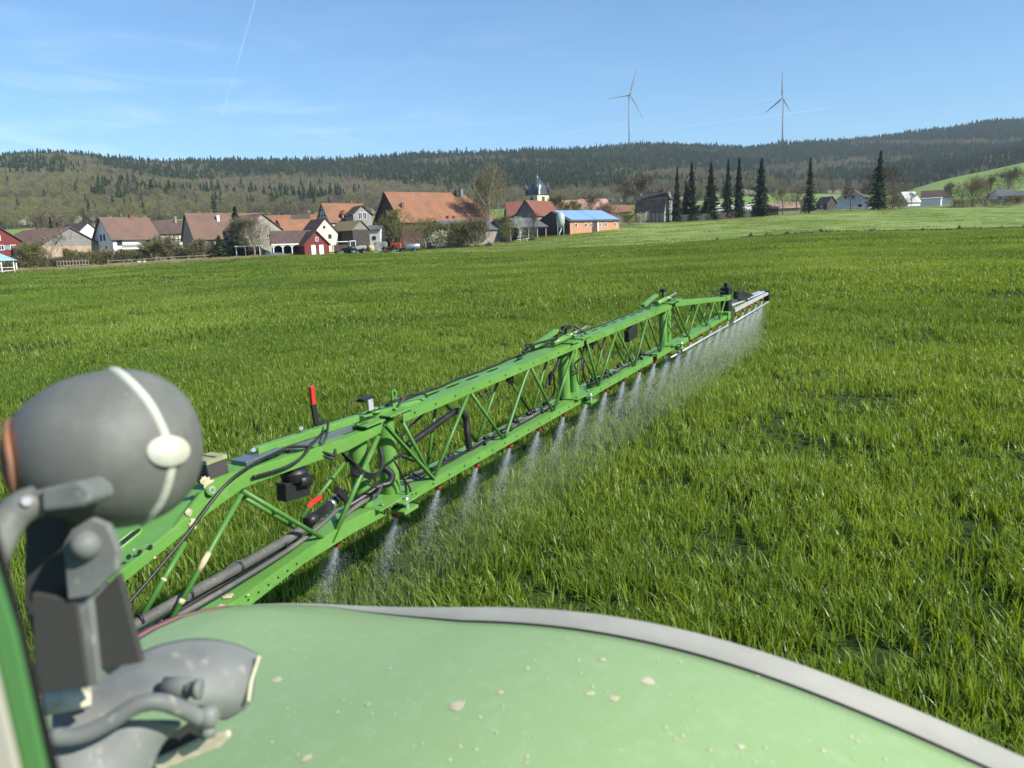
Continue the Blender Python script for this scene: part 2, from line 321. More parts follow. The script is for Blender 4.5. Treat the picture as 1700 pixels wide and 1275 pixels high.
# ------------------------------------------------------------------ instanced stuff
def scatter(name, sources, pos, rot, scl, idx, label, mats=None):
    """one object whose geometry nodes put the source meshes on the points"""
    c = bpy.data.collections.new(name+'_sources')
    for s_ in sources: c.objects.link(s_)
    n = len(pos); me = bpy.data.meshes.new(name); me.vertices.add(n); me.vertices.foreach_set('co', np.asarray(pos, np.float32).ravel())
    for nm, ty, arr in (('rot', 'FLOAT_VECTOR', rot), ('scl', 'FLOAT_VECTOR', scl)):
        a = me.attributes.new(nm, ty, 'POINT'); a.data.foreach_set('vector', np.asarray(arr, np.float32).ravel())
    a = me.attributes.new('idx', 'INT', 'POINT'); a.data.foreach_set('value', np.asarray(idx, np.int32))
    o = bpy.data.objects.new(name, me); col.objects.link(o)
    g = bpy.data.node_groups.new(name+'_nodes', 'GeometryNodeTree')
    g.interface.new_socket('Geometry', in_out='INPUT', socket_type='NodeSocketGeometry'); g.interface.new_socket('Geometry', in_out='OUTPUT', socket_type='NodeSocketGeometry')
    gi = g.nodes.new('NodeGroupInput'); go = g.nodes.new('NodeGroupOutput'); ip = g.nodes.new('GeometryNodeInstanceOnPoints')
    ci_ = g.nodes.new('GeometryNodeCollectionInfo'); ci_.inputs['Collection'].default_value = c; ci_.inputs['Separate Children'].default_value = True; ci_.inputs['Reset Children'].default_value = True
    ip.inputs['Pick Instance'].default_value = True
    def attr(nm, ty):
        a_ = g.nodes.new('GeometryNodeInputNamedAttribute'); a_.data_type = ty; a_.inputs['Name'].default_value = nm; return a_.outputs['Attribute']
    e2r = g.nodes.new('FunctionNodeEulerToRotation'); g.links.new(attr('rot', 'FLOAT_VECTOR'), e2r.inputs[0])
    g.links.new(gi.outputs[0], ip.inputs['Points']); g.links.new(ci_.outputs[0], ip.inputs['Instance']); g.links.new(attr('idx', 'INT'), ip.inputs['Instance Index'])
    g.links.new(e2r.outputs[0], ip.inputs['Rotation']); g.links.new(attr('scl', 'FLOAT_VECTOR'), ip.inputs['Scale']); g.links.new(ip.outputs[0], go.inputs[0])
    md = o.modifiers.new('scatter', 'NODES'); md.node_group = g
    tag(o, label, None, None, 'stuff'); return o
def blades(n, rad, h0, h1, w, nseg=3, gauss=True, lean=.55, seed=0, square=False, wind=(0, 0)):
    g = np.random.default_rng(seed)
    # tillers grow in clumps
    nc = max(1, n//7); cx, cy = g.normal(0, rad*.5, (2, nc)) if gauss else g.uniform(-rad, rad, (2, nc))
    k = g.integers(0, nc, n); sp = .02+.004*0
    bx = cx[k]+g.normal(0, sp, n); by = cy[k]+g.normal(0, sp, n); ph = g.uniform(0, 2*np.pi, n)
    hh = g.uniform(h0, h1, n)*(.87+.26*g.random(nc)[k]); ln = np.abs(g.normal(.25, .3, n))*lean*2; ww = w*g.uniform(.6, 1.3, n)
    dx, dy = np.cos(ph), np.sin(ph); tw = ph+np.pi/2+g.normal(0, .5, n); sx, sy = np.cos(tw), np.sin(tw)
    V = []; 
    for j in range(nseg+1):
        t = j/nseg; wj = ww*(1-t**2.2)*.5*(.55+.9*t if t < .5 else 1)
        ox = bx+dx*ln*hh*t*t+wind[0]*t*t*hh; oy = by+dy*ln*hh*t*t+wind[1]*t*t*hh; oz = hh*t*(1-.35*ln*t)
        if j < nseg:
            V += [np.stack([ox-sx*wj, oy-sy*wj, oz], -1), np.stack([ox+sx*wj, oy+sy*wj, oz], -1)]
        else: V.append(np.stack([ox, oy, oz], -1))
    nv = 2*nseg+1; V = np.stack(V, 1).reshape(-1, 3); b = np.arange(n)[:, None]*nv; Fs = []
    for j in range(nseg-1):
        a = 2*j; Fs += [b+np.array([[a, a+1, a+3]]), b+np.array([[a, a+3, a+2]])]
    a = 2*(nseg-1); Fs.append(b+np.array([[a, a+1, a+2]]))
    return V, np.concatenate(Fs, 0)
M['wheat'] = mat_leaf('wheat_leaf', [(.0, (.035, .08, .014)), (.35, (.125, .205, .028)), (.7, (.235, .325, .046)), (.9, (.31, .385, .08)), (1, (.44, .5, .2))], trans=.45, rough=.4, spec=.4, world_scale=.09)
def src(name, V, Fc, mt):
    me = np_mesh(name, V, Fc, False); me.materials.append(mt); return bpy.data.objects.new(name, me)
lod = [(270, .34, .08, .21, .0145, 4, 7), (500, .75, .08, .2, .0155, 3, 6), (520, 1.7, .12, .23, .024, 2, 6), (560, 3.6, .14, .25, .05, 2, 5)]
srcs = []; first = []
for li, (n, rad, h0, h1, w, ns, nv) in enumerate(lod):
    first.append(len(srcs))
    for k in range(nv):
        V, Fc = blades(n, rad, h0, h1, w, ns, True, seed=li*10+k, wind=(-.1, .05)); srcs.append(src('wheat_%d%d' % (li, k), V, Fc, M['wheat']))
P_, I_ = [], []
def vnoise(x, y): return (np.sin(x*1.7+np.sin(y*1.1)*1.3)+np.sin(y*2.3+np.sin(x*.9)*1.7)+np.sin(x*.55-y*.8+2))/3
def edge_r(az): return np.interp(az, CV[0][:, 0], CV[0][:, 1])
for li, (ra, rb, dens) in enumerate(((1.2, 8.5, 11.0), (8, 24, 3.6), (23, 72, .9), (68, 200, .16))):
    amax = R(47); area = amax*(rb*rb-ra*ra); n = int(area*dens)
    r = np.sqrt(rng.uniform(ra*ra, rb*rb, n)); a = rng.uniform(-amax, amax, n); x = r*np.sin(a); y = r*np.cos(a)
    keep = (r < edge_r(a)-(.3+li*.9)) & (y > .3)
    nzv = vnoise(x*1.1, y*1.1); 
    if li < 2: keep &= ~((nzv < -.6) & (rng.random(n) < .22))
    x, y = x[keep], y[keep]; P_.append(np.stack([x, y, T(x, y)-.01], -1)); I_.append(first[li]+rng.integers(0, lod[li][6], len(x)))
P_ = np.concatenate(P_); I_ = np.concatenate(I_); n = len(P_)
rot = np.zeros((n, 3)); rot[:, 2] = rng.uniform(0, 6.28, n); rot[:, :2] = rng.normal(0, .03, (n, 2)); s_ = rng.uniform(.93, 1.07, n)*(1+.08*vnoise(P_[:, 0]*.8, P_[:, 1]*.8))
scatter('wheat_crop', srcs, P_, rot, np.stack([s_*0+1, s_*0+1, s_], -1), I_, 'dense bright green young wheat covering the whole field')

# --- forest trees
def conifer_mesh(h, rad, n, seed, droop=.35, tri=1.0, base=.08):
    g = np.random.default_rng(seed); t = g.random(n)**.8; z = h*(base+(1-base)*t); 
    env = rad*(1-t)**.75*(.72+.28*np.sin(t*h*2.2+g.uniform(0, 6)))+.03*rad
    lump = 1+.22*np.sin(3*g.uniform(0, 6.28)+t*9)
    a = g.uniform(0, 6.28, n); lobe = 1+.16*np.sin(a*3+seed)+.12*np.sin(a*5+t*14+seed); q = g.uniform(.3, 1.0, n)**.5*(1+.35*(g.random(n) < .07)); rr = env*q*lobe
    L_ = tri*rad*(.3+.25*(1-t))*g.uniform(.6, 1.3, n); dx, dy = np.cos(a), np.sin(a)
    c = np.stack([dx*rr, dy*rr, z-droop*rr], -1); o = np.stack([dx, dy, np.full(n, -.35)+g.normal(0, .25, n)], -1)*L_[:, None]
    s_ = np.stack([-dy, dx, g.normal(0, .25, n)], -1)*(L_*.42)[:, None]
    V = np.stack([c-o*.4-s_, c-o*.4+s_, c+o*.6], 1).reshape(-1, 3); return V, np.arange(3*n).reshape(-1, 3)
def trunk_vf(h, r, n=6, z0=-.5):
    V = [(r*math.cos(6.283*i/n), r*math.sin(6.283*i/n), z0) for i in range(n)]+[(0, 0, h)]; return np.array(V), np.array([(i, (i+1) % n, n) for i in range(n)])
def join_vf(parts):
    V = []; Fs = []; o = 0
    for v, f in parts: V.append(v); Fs.append(f+o); o += len(v)
    return np.concatenate(V), np.concatenate(Fs)
def bare_twigs(h, rad, n, seed, z0=.3, w=.05, ln=2.2, up_=.6):
    """fine twig mass of a leafless crown: thin upright slivers in an uneven volume"""
    g = np.random.default_rng(seed); a = g.uniform(0, 6.28, n); zt = g.uniform(-1, 1, n); q = g.uniform(0, 1, n)**.42
    lob = 1+.2*np.sin(a*2+seed)+.15*np.sin(a*4+zt*5+seed)
    rr = rad*np.sqrt(np.clip(1-zt**2, 0, 1))*q*lob; cz = h*(z0+(1-z0)*.5)+zt*q*h*(1-z0)*.5
    c = np.stack([np.cos(a)*rr, np.sin(a)*rr, cz], -1); d = np.stack([np.cos(a)*.5+g.normal(0, .35, n), np.sin(a)*.5+g.normal(0, .35, n), np.full(n, up_)+g.normal(0, .3, n)], -1)
    d /= np.linalg.norm(d, axis=1)[:, None]; L_ = ln*g.uniform(.5, 1.2, n)[:, None]; s_ = np.cross(d, g.normal(0, 1, (n, 3))); s_ /= np.linalg.norm(s_, axis=1)[:, None]; s_ *= w*g.uniform(.6, 1.4, n)[:, None]
    V = np.stack([c-d*L_*.5-s_, c-d*L_*.5+s_, c+d*L_*.5], 1).reshape(-1, 3); return V, np.arange(3*n).reshape(-1, 3)
M['far_conifer'] = mat_leaf('far_conifer', [(0, (.04, .066, .026)), (.5, (.07, .1, .038)), (1, (.14, .17, .065))], trans=.1, rough=.8, spec=.1, world_scale=.006)
M['far_bare'] = mat_leaf('far_bare', [(0, (.085, .07, .045)), (.5, (.17, .145, .095)), (1, (.28, .25, .16))], trans=.1, rough=.9, spec=.05, world_scale=.008)
M['far_bud'] = mat_leaf('far_bud', [(0, (.12, .125, .045)), (.5, (.19, .19, .075)), (1, (.28, .28, .12))], trans=.2, rough=.9, spec=.05, world_scale=.008)
M['blossom'] = mat_leaf('blossom', [(0, (.35, .36, .28)), (1, (.7, .7, .6))], trans=.2, rough=.9, spec=.05)
ts = []
for k in range(4): ts.append(src('tree_0%d' % k, *join_vf([conifer_mesh(17+1.6*k, 3.4+.35*k, 560, 40+k), trunk_vf(18, .25)]), M['far_conifer']))
for k in range(3): ts.append(src('tree_1%d' % k, *join_vf([bare_twigs(16+k, 4.6, 900, 60+k, w=.07, ln=2.6), trunk_vf(11, .28)]), M['far_bare']))
for k in range(3): ts.append(src('tree_2%d' % k, *join_vf([bare_twigs(14+k, 4.6, 800, 80+k, w=.11, ln=1.6), trunk_vf(10, .25)]), M['far_bud']))
for k in range(2): ts.append(src('tree_3%d' % k, *join_vf([bare_twigs(6+k, 3.4, 700, 90+k, z0=.1, w=.12, ln=.9), trunk_vf(4, .15)]), M['blossom']))
def fnoise(x, y): return (np.sin(x*.011+np.sin(y*.008)*2)+np.sin(y*.013+np.sin(x*.007)*2+1)+.7*np.sin(x*.031+y*.027)+.5*np.sin(x*.07-y*.05))/3.2
step = 6.7; gx, gy = np.meshgrid(np.arange(-1500, 1900, step), np.arange(380, 2150, step)); gx = gx.ravel()+rng.uniform(-3.4, 3.4, gx.size); gy = gy.ravel()+rng.uniform(-3.4, 3.4, gy.size)
ga = np.arctan2(gx, gy); gr = np.hypot(gx, gy); Rf, Zf = prof(ga)
px_ = 850+1270*np.tan(ga)
ok = (np.abs(ga) < R(42)) & (gr < Rf[8]+40)
zone2 = gr > Rf[6]                                   # on the wooded hills
zone1 = (gr > Rf[5]) & ~zone2                        # lower slopes
nn = fnoise(gx, gy); rel = (gr-Rf[6])/(Rf[8]-Rf[6])
leftw = np.clip((-ga-R(10))/R(20), 0, 1)
dens1 = np.where(px_ < 1250, .55+.5*leftw, .0); dens1 = np.where((px_ > 1250) & (px_ < 1480), .12, dens1)
take = ok & (zone2 | (zone1 & (rng.random(gx.size) < dens1)))
# a few open strips and clearings
clear = (zone2 & (rel < .12) & (px_ > 1230) & (px_ < 1420) & (nn > .0)); take &= ~clear
con_p = np.clip(.5+.6*rel+nn*1.5-leftw*1.5*np.clip(1.75-1.9*rel, 0, 1), .01, .9)
con_p = np.where(rel > .9, np.maximum(con_p, .75), con_p); con_p = np.where(zone1, .05, con_p)
u1 = rng.random(gx.size); u2 = rng.random(gx.size)
sp_ = np.where(u1 < con_p, rng.integers(0, 4, gx.size), np.where(u2 < .28+.45*leftw, 7+rng.integers(0, 3, gx.size), 4+rng.integers(0, 3, gx.size)))
sp_ = np.where(zone1 & (rng.random(gx.size) < .12), 10+rng.integers(0, 2, gx.size), sp_)
X, Y_, S = gx[take], gy[take], sp_[take]; Z = T(X, Y_)-.3
for nm, lo, hi, lb in (('conifer_forest', 0, 4, 'dark green conifer forest covering the upper slopes and ridge of the hills'),
                       ('bare_forest', 4, 12, 'grey brown leafless and budding woodland on the lower slopes of the hills')):
    q = (S >= lo) & (S < hi); n = q.sum(); rot = np.zeros((n, 3)); rot[:, 2] = rng.uniform(0, 6.28, n); sc_ = rng.uniform(.72, .98, n)*np.where(np.hypot(X[q], Y_[q]) < 700, .7, 1)
    scatter(nm, ts[lo:hi], np.stack([X[q], Y_[q], Z[q]], -1), rot, np.stack([sc_, sc_, sc_*rng.uniform(.9, 1.1, n)], -1), S[q]-lo, lb)
print('forest', take.sum(), 'wheat', len(P_))

# ------------------------------------------------------------------ village materials
def tiles(n, c, c2, dirt=None): return mat_rows(n, c, c2, .28, 'Z', .8, .5, .5, .15, dirt)
M['t_orange'] = tiles('orange_tiles', (.2, .088, .045), (.36, .175, .1), (.15, .1, .07))
M['t_red'] = tiles('red_tiles', (.16, .055, .04), (.25, .09, .065), (.14, .09, .07))
M['t_brown'] = tiles('brown_tiles', (.15, .09, .065), (.22, .13, .095), (.11, .085, .07))
M['t_dark'] = tiles('dark_tiles', (.045, .04, .042), (.08, .07, .07), (.1, .08, .06))
M['t_darkbrown'] = tiles('dark_brown_tiles', (.075, .05, .042), (.13, .09, .075))
M['t_moss'] = tiles('mossy_tiles', (.2, .14, .075), (.23, .19, .1), (.19, .2, .09))
M['t_pink'] = tiles('pale_pink_tiles', (.34, .2, .15), (.42, .28, .22))
M['t_grey'] = mat_rows('grey_sheet_roof', (.1, .105, .11), (.15, .155, .16), 1.0, 'X', .6, .3, .5, .3, (.08, .08, .08))
M['t_pale'] = mat_rows('pale_sheet_roof', (.5, .5, .48), (.62, .62, .6), 1.0, 'X', .6, .3)
M['p_white'] = mat('white_render', (.72, .73, .72), .85, .1, noise=[(.6, (.6, .6, .58), .5, .75)])
M['p_cream'] = mat('cream_render', (.68, .64, .48), .85, .1, noise=[(.6, (.58, .54, .42), .5, .75)])
M['p_grey'] = mat('grey_render', (.3, .29, .27), .85, .1, noise=[(.8, (.2, .19, .18), .45, .7)])
M['p_ochre'] = mat('ochre_stone', (.62, .58, .36), .85, .1, noise=[(1.2, (.5, .45, .28), .45, .7)])
M['stone'] = mat('grey_stone', (.33, .31, .26), .9, .1, noise=[(1.5, (.22, .2, .17), .45, .65)])
M['brick'] = mat_rows('brick', (.34, .2, .13), (.42, .3, .2), .25, 'Z', .85, .6, .5, .1, (.4, .35, .28))
M['orange_wall'] = mat_rows('orange_brick_wall', (.5, .23, .12), (.58, .31, .18), .3, 'Z', .85, .35, .3)
M['w_grey'] = mat_rows('grey_boards', (.16, .15, .14), (.27, .26, .24), .22, 'X', .85, .6, .6)
M['w_dark'] = mat_rows('dark_boards', (.05, .04, .036), (.1, .085, .075), .25, 'X', .85, .6, .6)
M['w_darkbrown'] = mat_rows('dark_brown_boards', (.085, .05, .042), (.13, .08, .065), .25, 'X', .85, .6, .6)
M['w_red'] = mat_rows('red_boards', (.15, .03, .027), (.19, .042, .036), .18, 'X', .7, .5, .5)
M['w_white'] = mat('white_wood', (.78, .79, .78), .6, .3)
M['w_gate'] = mat('grey_weathered_wood', (.24, .21, .17), .85, .1, noise=[(3, (.35, .32, .27), .45, .7)])
M['timber'] = mat('half_timber', (.05, .04, .035), .85, .1)
M['glass'] = mat('window_glass', (.03, .035, .04), .12, .6)
M['slate'] = mat('slate_dome', (.045, .055, .06), .28, .6, noise=[(3, (.07, .085, .09), .45, .65)])
M['solar'] = mat_rows('solar_panels', (.2, .34, .6), (.24, .4, .68), 1.2, 'X', .25, .4, .2, .7)
M['gutter'] = mat('dark_gutter', (.06, .055, .05), .6, .3)
M['shutter'] = mat('grey_shutter', (.22, .25, .28), .7, .2)
M['chim'] = mat('chimney_brick', (.2, .1, .075), .85, .1)
M['silo'] = mat('silo_skin', (.36, .42, .38), .45, .4)
M['copper'] = mat_rows('blue_green_roof', (.2, .38, .4), (.26, .46, .48), .8, 'X', .5, .5, .4)
M['concrete'] = mat('pale_concrete', (.45, .44, .4), .9, .1, noise=[(1, (.34, .33, .3), .45, .7)])

def window(root, pos, nrm, w, h, frame='w_white', pane='glass', shutters=False, bars=True, name='window'):
    """frame mesh with a pane as its child; pos = centre, nrm = outward normal (local xy)"""
    n_ = Vector((nrm[0], nrm[1], 0)); s_ = Vector((-nrm[1], nrm[0], 0)); p = Vector(pos); b = MB(); t = .08
    def bar(a, c, wd): b.beam(a, c, wd, .1, n_)
    cs = [p+s_*(i*w/2)+Vector((0, 0, j*h/2))+n_*.03 for i, j in ((-1, -1), (1, -1), (1, 1), (-1, 1))]
    wb = max(.09, w*.1)
    for i in range(4): bar(cs[i], cs[(i+1) % 4], wb)
    if bars: bar((cs[0]+cs[1])/2, (cs[2]+cs[3])/2, wb*.8)
    if shutters:
        for i in (-1, 1):
            a = p+s_*(i*w*.85)+n_*.04; b.beam(a-Vector((0, 0, h/2)), a+Vector((0, 0, h/2)), w*.6, .05, n_, 1)
    o = b.build(name, [M[frame], M['shutter']], root)
    g = MB(); g.beam(p-Vector((0, 0, h/2))+n_*.01, p+Vector((0, 0, h/2))+n_*.01, w, .05, n_); g.build('pane', M[pane], o)
    return o
def building(name, label, px, py, Y, L, W, hw, hr, rel, wall, roof, ref='F', over=.35, hip=(0, 0), wins=(), chims=(), frames=(), gable=None, mans=None, cat='house', group=None, lower=None, open_front=False, roofbits=True):
    """gabled house: ridge along local x, front wall at local -y. wins: (side, u, v, w, h[, kind])"""
    yaw = rel and R(rel) or 0; yaw -= math.atan2(vray(px, py)[0], vray(px, py)[1])
    p = at(px, py, Y); cx = {'F': (0, W/2), 'R': (-L/2, 0), 'L': (L/2, 0)}[ref]
    ox = p[0]+cx[0]*math.cos(yaw)-cx[1]*math.sin(yaw); oy = p[1]+cx[0]*math.sin(yaw)+cx[1]*math.cos(yaw)
    root = empty(name, (ox, oy, p[2]), label, cat, group, yaw)
    w = MB(); zb = -4; l, k = L/2, W/2
    if hip[0] or hip[1] or mans:
        pass
    if not open_front:
        w.box(-l, l, -k, k, zb, hw)
    else:
        w.box(-l, l, k-.3, k, zb, hw); w.box(-l, -l+.3, -k, k-.3, zb, hw); 
        for i in range(5): x = -l+.2+i*(L-.4)/4; w.box(x-.12, x+.12, -k, -k+.24, zb, hw)
    w.build('wall', M[wall], root)
    hL, hR = hip
    if mans:
        ins, mh = mans; prof_ = [(-k, hw), (-k+ins, hw+mh), (0, hw+hr), (k-ins, hw+mh), (k, hw)]
    else: prof_ = [(-k, hw), (0, hw+hr), (k, hw)]
    for sx, hp in ((-1, hL), (1, hR)):
        if hp >= 0 and hp < 1e-6 or mans:
            x = sx*l; vs = [(x, y, z+.002) for y, z in prof_]+[(x-sx*.15, y, z+.002) for y, z in prof_]; n = len(prof_); g = MB()
            g.add(vs, [tuple(range(n)), tuple(range(2*n-1, n-1, -1))]+[(i, i+n, (i+1) % n+n, (i+1) % n) for i in range(n)])
            g.build('gable', M[gable or wall], root)
    r = MB(); th = .16
    def slab(poly):
        ps = [Vector(q) for q in poly]; nn = (ps[1]-ps[0]).cross(ps[2]-ps[0]).normalized()
        if nn.z < 0: nn = -nn; ps.reverse()
        n = len(ps); vs = ps+[q+nn*th for q in ps]
        r.add(vs, [tuple(range(n-1, -1, -1)), tuple(range(n, 2*n))]+[(i, (i+1) % n, (i+1) % n+n, i+n) for i in range(n)])
    zl = hw+hr; xl = -l-(over if not hL else 0)+(hL if hL else 0); xr = l+(over if not hR else 0)-(hR if hR else 0)
    el = -l-over; er = l+over
    if mans:
        ins, mh = mans
        for s_ in (-1, 1):
            sl = mh/ins; dz = over*sl*.5; hx = l*.0+1.5
            slab([(el, s_*(k+over*.5), hw-dz), (er, s_*(k+over*.5), hw-dz), (er, s_*(k-ins), hw+mh), (el, s_*(k-ins), hw+mh)])
            slab([(el, s_*(k-ins), hw+mh), (er, s_*(k-ins), hw+mh), (er-hx, 0, zl), (el+hx, 0, zl)])
        for s_ in (-1, 1): slab([(s_*(l+over), -(k-ins), hw+mh), (s_*(l+over), k-ins, hw+mh), (s_*(l+over-hx), 0, zl)])
    else:
        sl = hr/k; dz = over*sl
        for s_ in (-1, 1): slab([(el, s_*(k+over), hw-dz), (er, s_*(k+over), hw-dz), (xr, 0, zl), (xl, 0, zl)])
        for hp, e_, x_ in ((hL, el, xl), (hR, er, xr)):
            if hp: slab([(e_, -(k+over), hw-dz), (e_, k+over, hw-dz), (x_, 0, zl)])
    ro = r.build('roof', M[roof], root)
    for c in chims:
        cx_, sy, ww, top = c[:4]; yy = sy*k*.35; zz = hw+hr*(1-.35*abs(sy)); b = MB(); b.box(cx_-ww/2, cx_+ww/2, yy-ww/2, yy+ww/2, zz-.6, zz+top); b.box(cx_-ww/2-.08, cx_+ww/2+.08, yy-ww/2-.08, yy+ww/2+.08, zz+top, zz+top+.1)
        b.build('chimney', M[c[4] if len(c) > 4 else 'chim'], ro)
    S = {'F': ((0, -k), (0, -1), (1, 0)), 'R': ((l, 0), (1, 0), (0, 1)), 'L': ((-l, 0), (-1, 0), (0, -1))}
    for q in wins:
        sd_, u_, v_, ww, hh = q[:5]; kd = q[5] if len(q) > 5 else ''
        c, nr, tg = S[sd_]; pos = (c[0]+tg[0]*u_+nr[0]*.02, c[1]+tg[1]*u_+nr[1]*.02, v_)
        if kd == 'door': window(root, pos, nr, ww, hh, 'w_white', 'w_white', False, False, 'door')
        elif kd == 'gate': window(root, pos, nr, ww, hh, 'gutter', 'w_darkbrown', False, True, 'door')
        elif kd == 'dark': window(root, pos, nr, ww, hh, 'gutter', 'glass', False, False)
        else: window(root, pos, nr, ww, hh, shutters=(kd == 'sh'))
    for sd_, u0_, u1_, v0_, v1_, nx_, nz_ in frames:
        c, nr, tg = S[sd_]; b = MB(); n_ = Vector((nr[0], nr[1], 0))
        def P3(u_, v_): return Vector((c[0]+tg[0]*u_+nr[0]*.05, c[1]+tg[1]*u_+nr[1]*.05, v_))
        Wd = (u1_-u0_)/2
        for i in range(nx_+1):
            u_ = u0_+(u1_-u0_)*i/nx_; vt = v1_
            if sd_ in 'RL' and v1_ > hw+.3: vt = min(v1_, hw+hr*(1-abs(u_)/k)-.15)
            if vt > v0_+.2: b.beam(P3(u_, v0_), P3(u_, vt), .17, .08, n_)
        for j in range(nz_+1):
            v_ = v0_+(v1_-v0_)*j/nz_; e = Wd
            if sd_ in 'RL' and v_ > hw: e = min(Wd, max(.1, k*(1-(v_-hw)/hr)-.1))
            b.beam(P3((u0_+u1_)/2-e, v_), P3((u0_+u1_)/2+e, v_), .17, .075, n_)
        b.build('timber_frame', M['timber'], root)
    return root
B = building
B('red_house', 'red boarded house with white windows and grey shutters at the left edge', -2, 428, 165, 10, 9.5, 3.3, 3.6, -78, 'w_red', 't_dark', 'R', wins=[('R', .3, 4.1, 1, 1), ('R', .7, 2.1, 1, 1.0, 'sh'), ('R', 2.9, 2.1, 1, 1.0, 'sh')])
B('wooden_barn', 'barn with grey board gable over brick wall behind a bare tree', 122, 434, 168, 18, 14, 3.3, 3.9, -60, 'brick', 't_brown', 'R', gable='w_grey', wins=[('R', 1.0, .9, 1.6, 1.1, 'dark')], cat='barn')
B('white_house', 'white gabled house with black roof behind the board barn', 151, 414, 195, 9, 8, 3.2, 3.3, -58, 'p_white', 't_dark', 'R', chims=[(-2, 1, .9, 1.2, 'p_white')])
b5 = B('white_house', 'white house with brown tiled roof and long balcony', 229, 425, 172, 10, 9.5, 3.9, 4.6, 24, 'p_white', 't_brown', hip=(0, 0), over=.5, chims=[(1.5, -.1, .8, .7), (3.6, 1, .3, 1.3, 'gutter')], wins=[('F', -3.6, 3.0, 1.0, 1.2, 'dark'), ('F', 2.7, 3.0, 1.1, 1.5, 'dark'), ('F', -3.2, .6, 1, 1, 'dark'), ('F', 1, .5, 2, 1.2, 'dark'), ('L', -.9, 4.2, .7, 1.3, 'dark'), ('L', .8, 4.2, .7, 1.3, 'dark'), ('L', 1.2, 1.7, .7, 1.2, 'dark')])
b = MB(); b.box(-3.8, 5.0, -6.1, -4.77, 1.5, 1.7); b.build('balcony_slab', M['p_white'], b5)
b = MB(); b.box(-3.8, 5.0, -6.1, -6.02, 2.45, 2.55)
for i in range(31): x = -3.78+i*8.74/30; b.box(x-.03, x+.03, -6.09, -6.03, 1.7, 2.45)
b.box(-3.7, 4.9, -6.07, -6.05, 1.85, 2.4); b.build('balcony_railing', M['w_gate'], b5)
B('timbered_barn', 'low timber framed barn with dark brown roof beside the white balcony house', 290, 408, 190, 8.6, 8, 3.0, 3.1, 6, 'p_cream', 't_darkbrown', frames=[('F', -4.2, 4.2, .1, 2.9, 8, 2)], chims=[(1.2, -.5, .5, 1.5, 'stone')], cat='barn')
B('big_farmhouse', 'wide farmhouse with broad brown roof and grey left gable behind the spruce', 388, 414, 183, 17, 12, 2.6, 6.0, 16, 'stone', 't_brown', chims=[(-1.8, -.9, .6, 1.3, 'p_white')], wins=[('F', -5, 1.3, 1.4, 1.2, 'dark')])
B('gabled_wing', 'grey gabled house with brown roof behind the bare round tree', 439, 411, 180, 12, 9.5, 4.2, 3.4, -62, 'stone', 't_brown', 'R', wins=[('R', -1.2, 2.6, .8, 1), ('R', 1.2, 2.6, .8, 1)])
B('distant_house', 'long orange roofed house in the village behind the round bare tree', 458, 392, 218, 9.5, 8, 2.8, 3.0, -4, 'p_grey', 't_orange')
B('distant_house', 'dark roofed house between two orange roofs left of the timber framed house', 500, 391, 216, 4.5, 8, 2.8, 3.0, -4, 'p_grey', 't_darkbrown')
B('distant_house', 'small orange roof just left of the timber framed house', 524, 391, 217, 4.4, 8, 2.8, 3.1, -4, 'p_grey', 't_orange')
B('farm_cottage', 'grey gabled cottage with bright orange roof above the white arcade', 503, 407, 192, 8.8, 7, 3.2, 3.1, 24, 'w_grey', 't_orange')
B('cream_house', 'cream gabled house with dark red roof beside the red shed', 543, 408, 187, 8, 5.9, 3.2, 3.2, -66, 'p_cream', 't_darkbrown', 'R', wins=[('R', .9, 2.2, .7, .9, 'dark'), ('R', -.4, 4.4, .5, .5, 'dark')])
ar = B('arcade_shed', 'open cart shed with dark brown roof and white arched posts', 487, 423, 176, 8.6, 5, 2.45, 2.9, 4, 'w_dark', 't_darkbrown', open_front=True, cat='shed')
b = MB(); b.box(-4.6, 4.1, -2.98, -2.86, 2.2, 2.5)
for i in range(5):
    x = -4.2+i*2.0; b.box(x-.09, x+.09, -2.95, -2.77, -1, 2.2)
    for s_ in (-1, 1): b.tube([(x, -2.86, 1.5), (x+s_*.2, -2.86, 1.85), (x+s_*.7, -2.86, 2.2)], .07, 5)
b.build('white_arcade', M['w_white'], ar)
B('red_shed', 'small red boarded gable shed with white doors and window', 527, 422, 174, 6, 5.6, 2.2, 2.9, -72, 'w_red', 't_darkbrown', 'R', cat='shed', wins=[('R', .1, 3.3, .6, .9), ('R', -.8, 1.0, .9, 2.0, 'door'), ('R', 1.0, 1.0, .9, 2.0, 'door')])
th = B('timber_framed_house', 'timber framed house with orange roof, dormer and grey cross gable', 583, 392, 205, 11, 9, 3.7, 4.9, 24, 'p_white', 't_orange', frames=[('L', -4.4, 4.4, 0, 8.3, 8, 6)], chims=[(2.6, 0, .6, .7), (4.6, 0, .5, .5, 'gutter')], gable='p_white')
b = MB(); b.box(-2.1, -.5, -4.4, -2.5, 4.3, 5.9); b.build('dormer', M['w_dark'], th)
b = MB(); b.add([(-2.4, -4.7, 5.6), (-1.3, -4.7, 6.7), (-.2, -4.7, 5.6), (-2.4, -1.5, 5.6), (-1.3, -1.5, 6.7), (-.2, -1.5, 5.6)], [(0, 1, 4, 3), (1, 2, 5, 4), (0, 2, 1), (0, 3, 5, 2), (3, 4, 5)]); b.build('dormer_roof', M['t_orange'], th)
window(th, (-1.3, -4.45, 5.1), (0, -1), 1.2, 1.2)
B('cross_gable_house', 'dark grey slate clad cross gable with a double white window', 604, 389, 198, 6, 4.9, 5.0, 2.1, -70, 'p_grey', 't_darkbrown', 'R', wins=[('R', -.65, 4.6, .95, 1.7), ('R', .55, 4.6, .95, 1.7)])
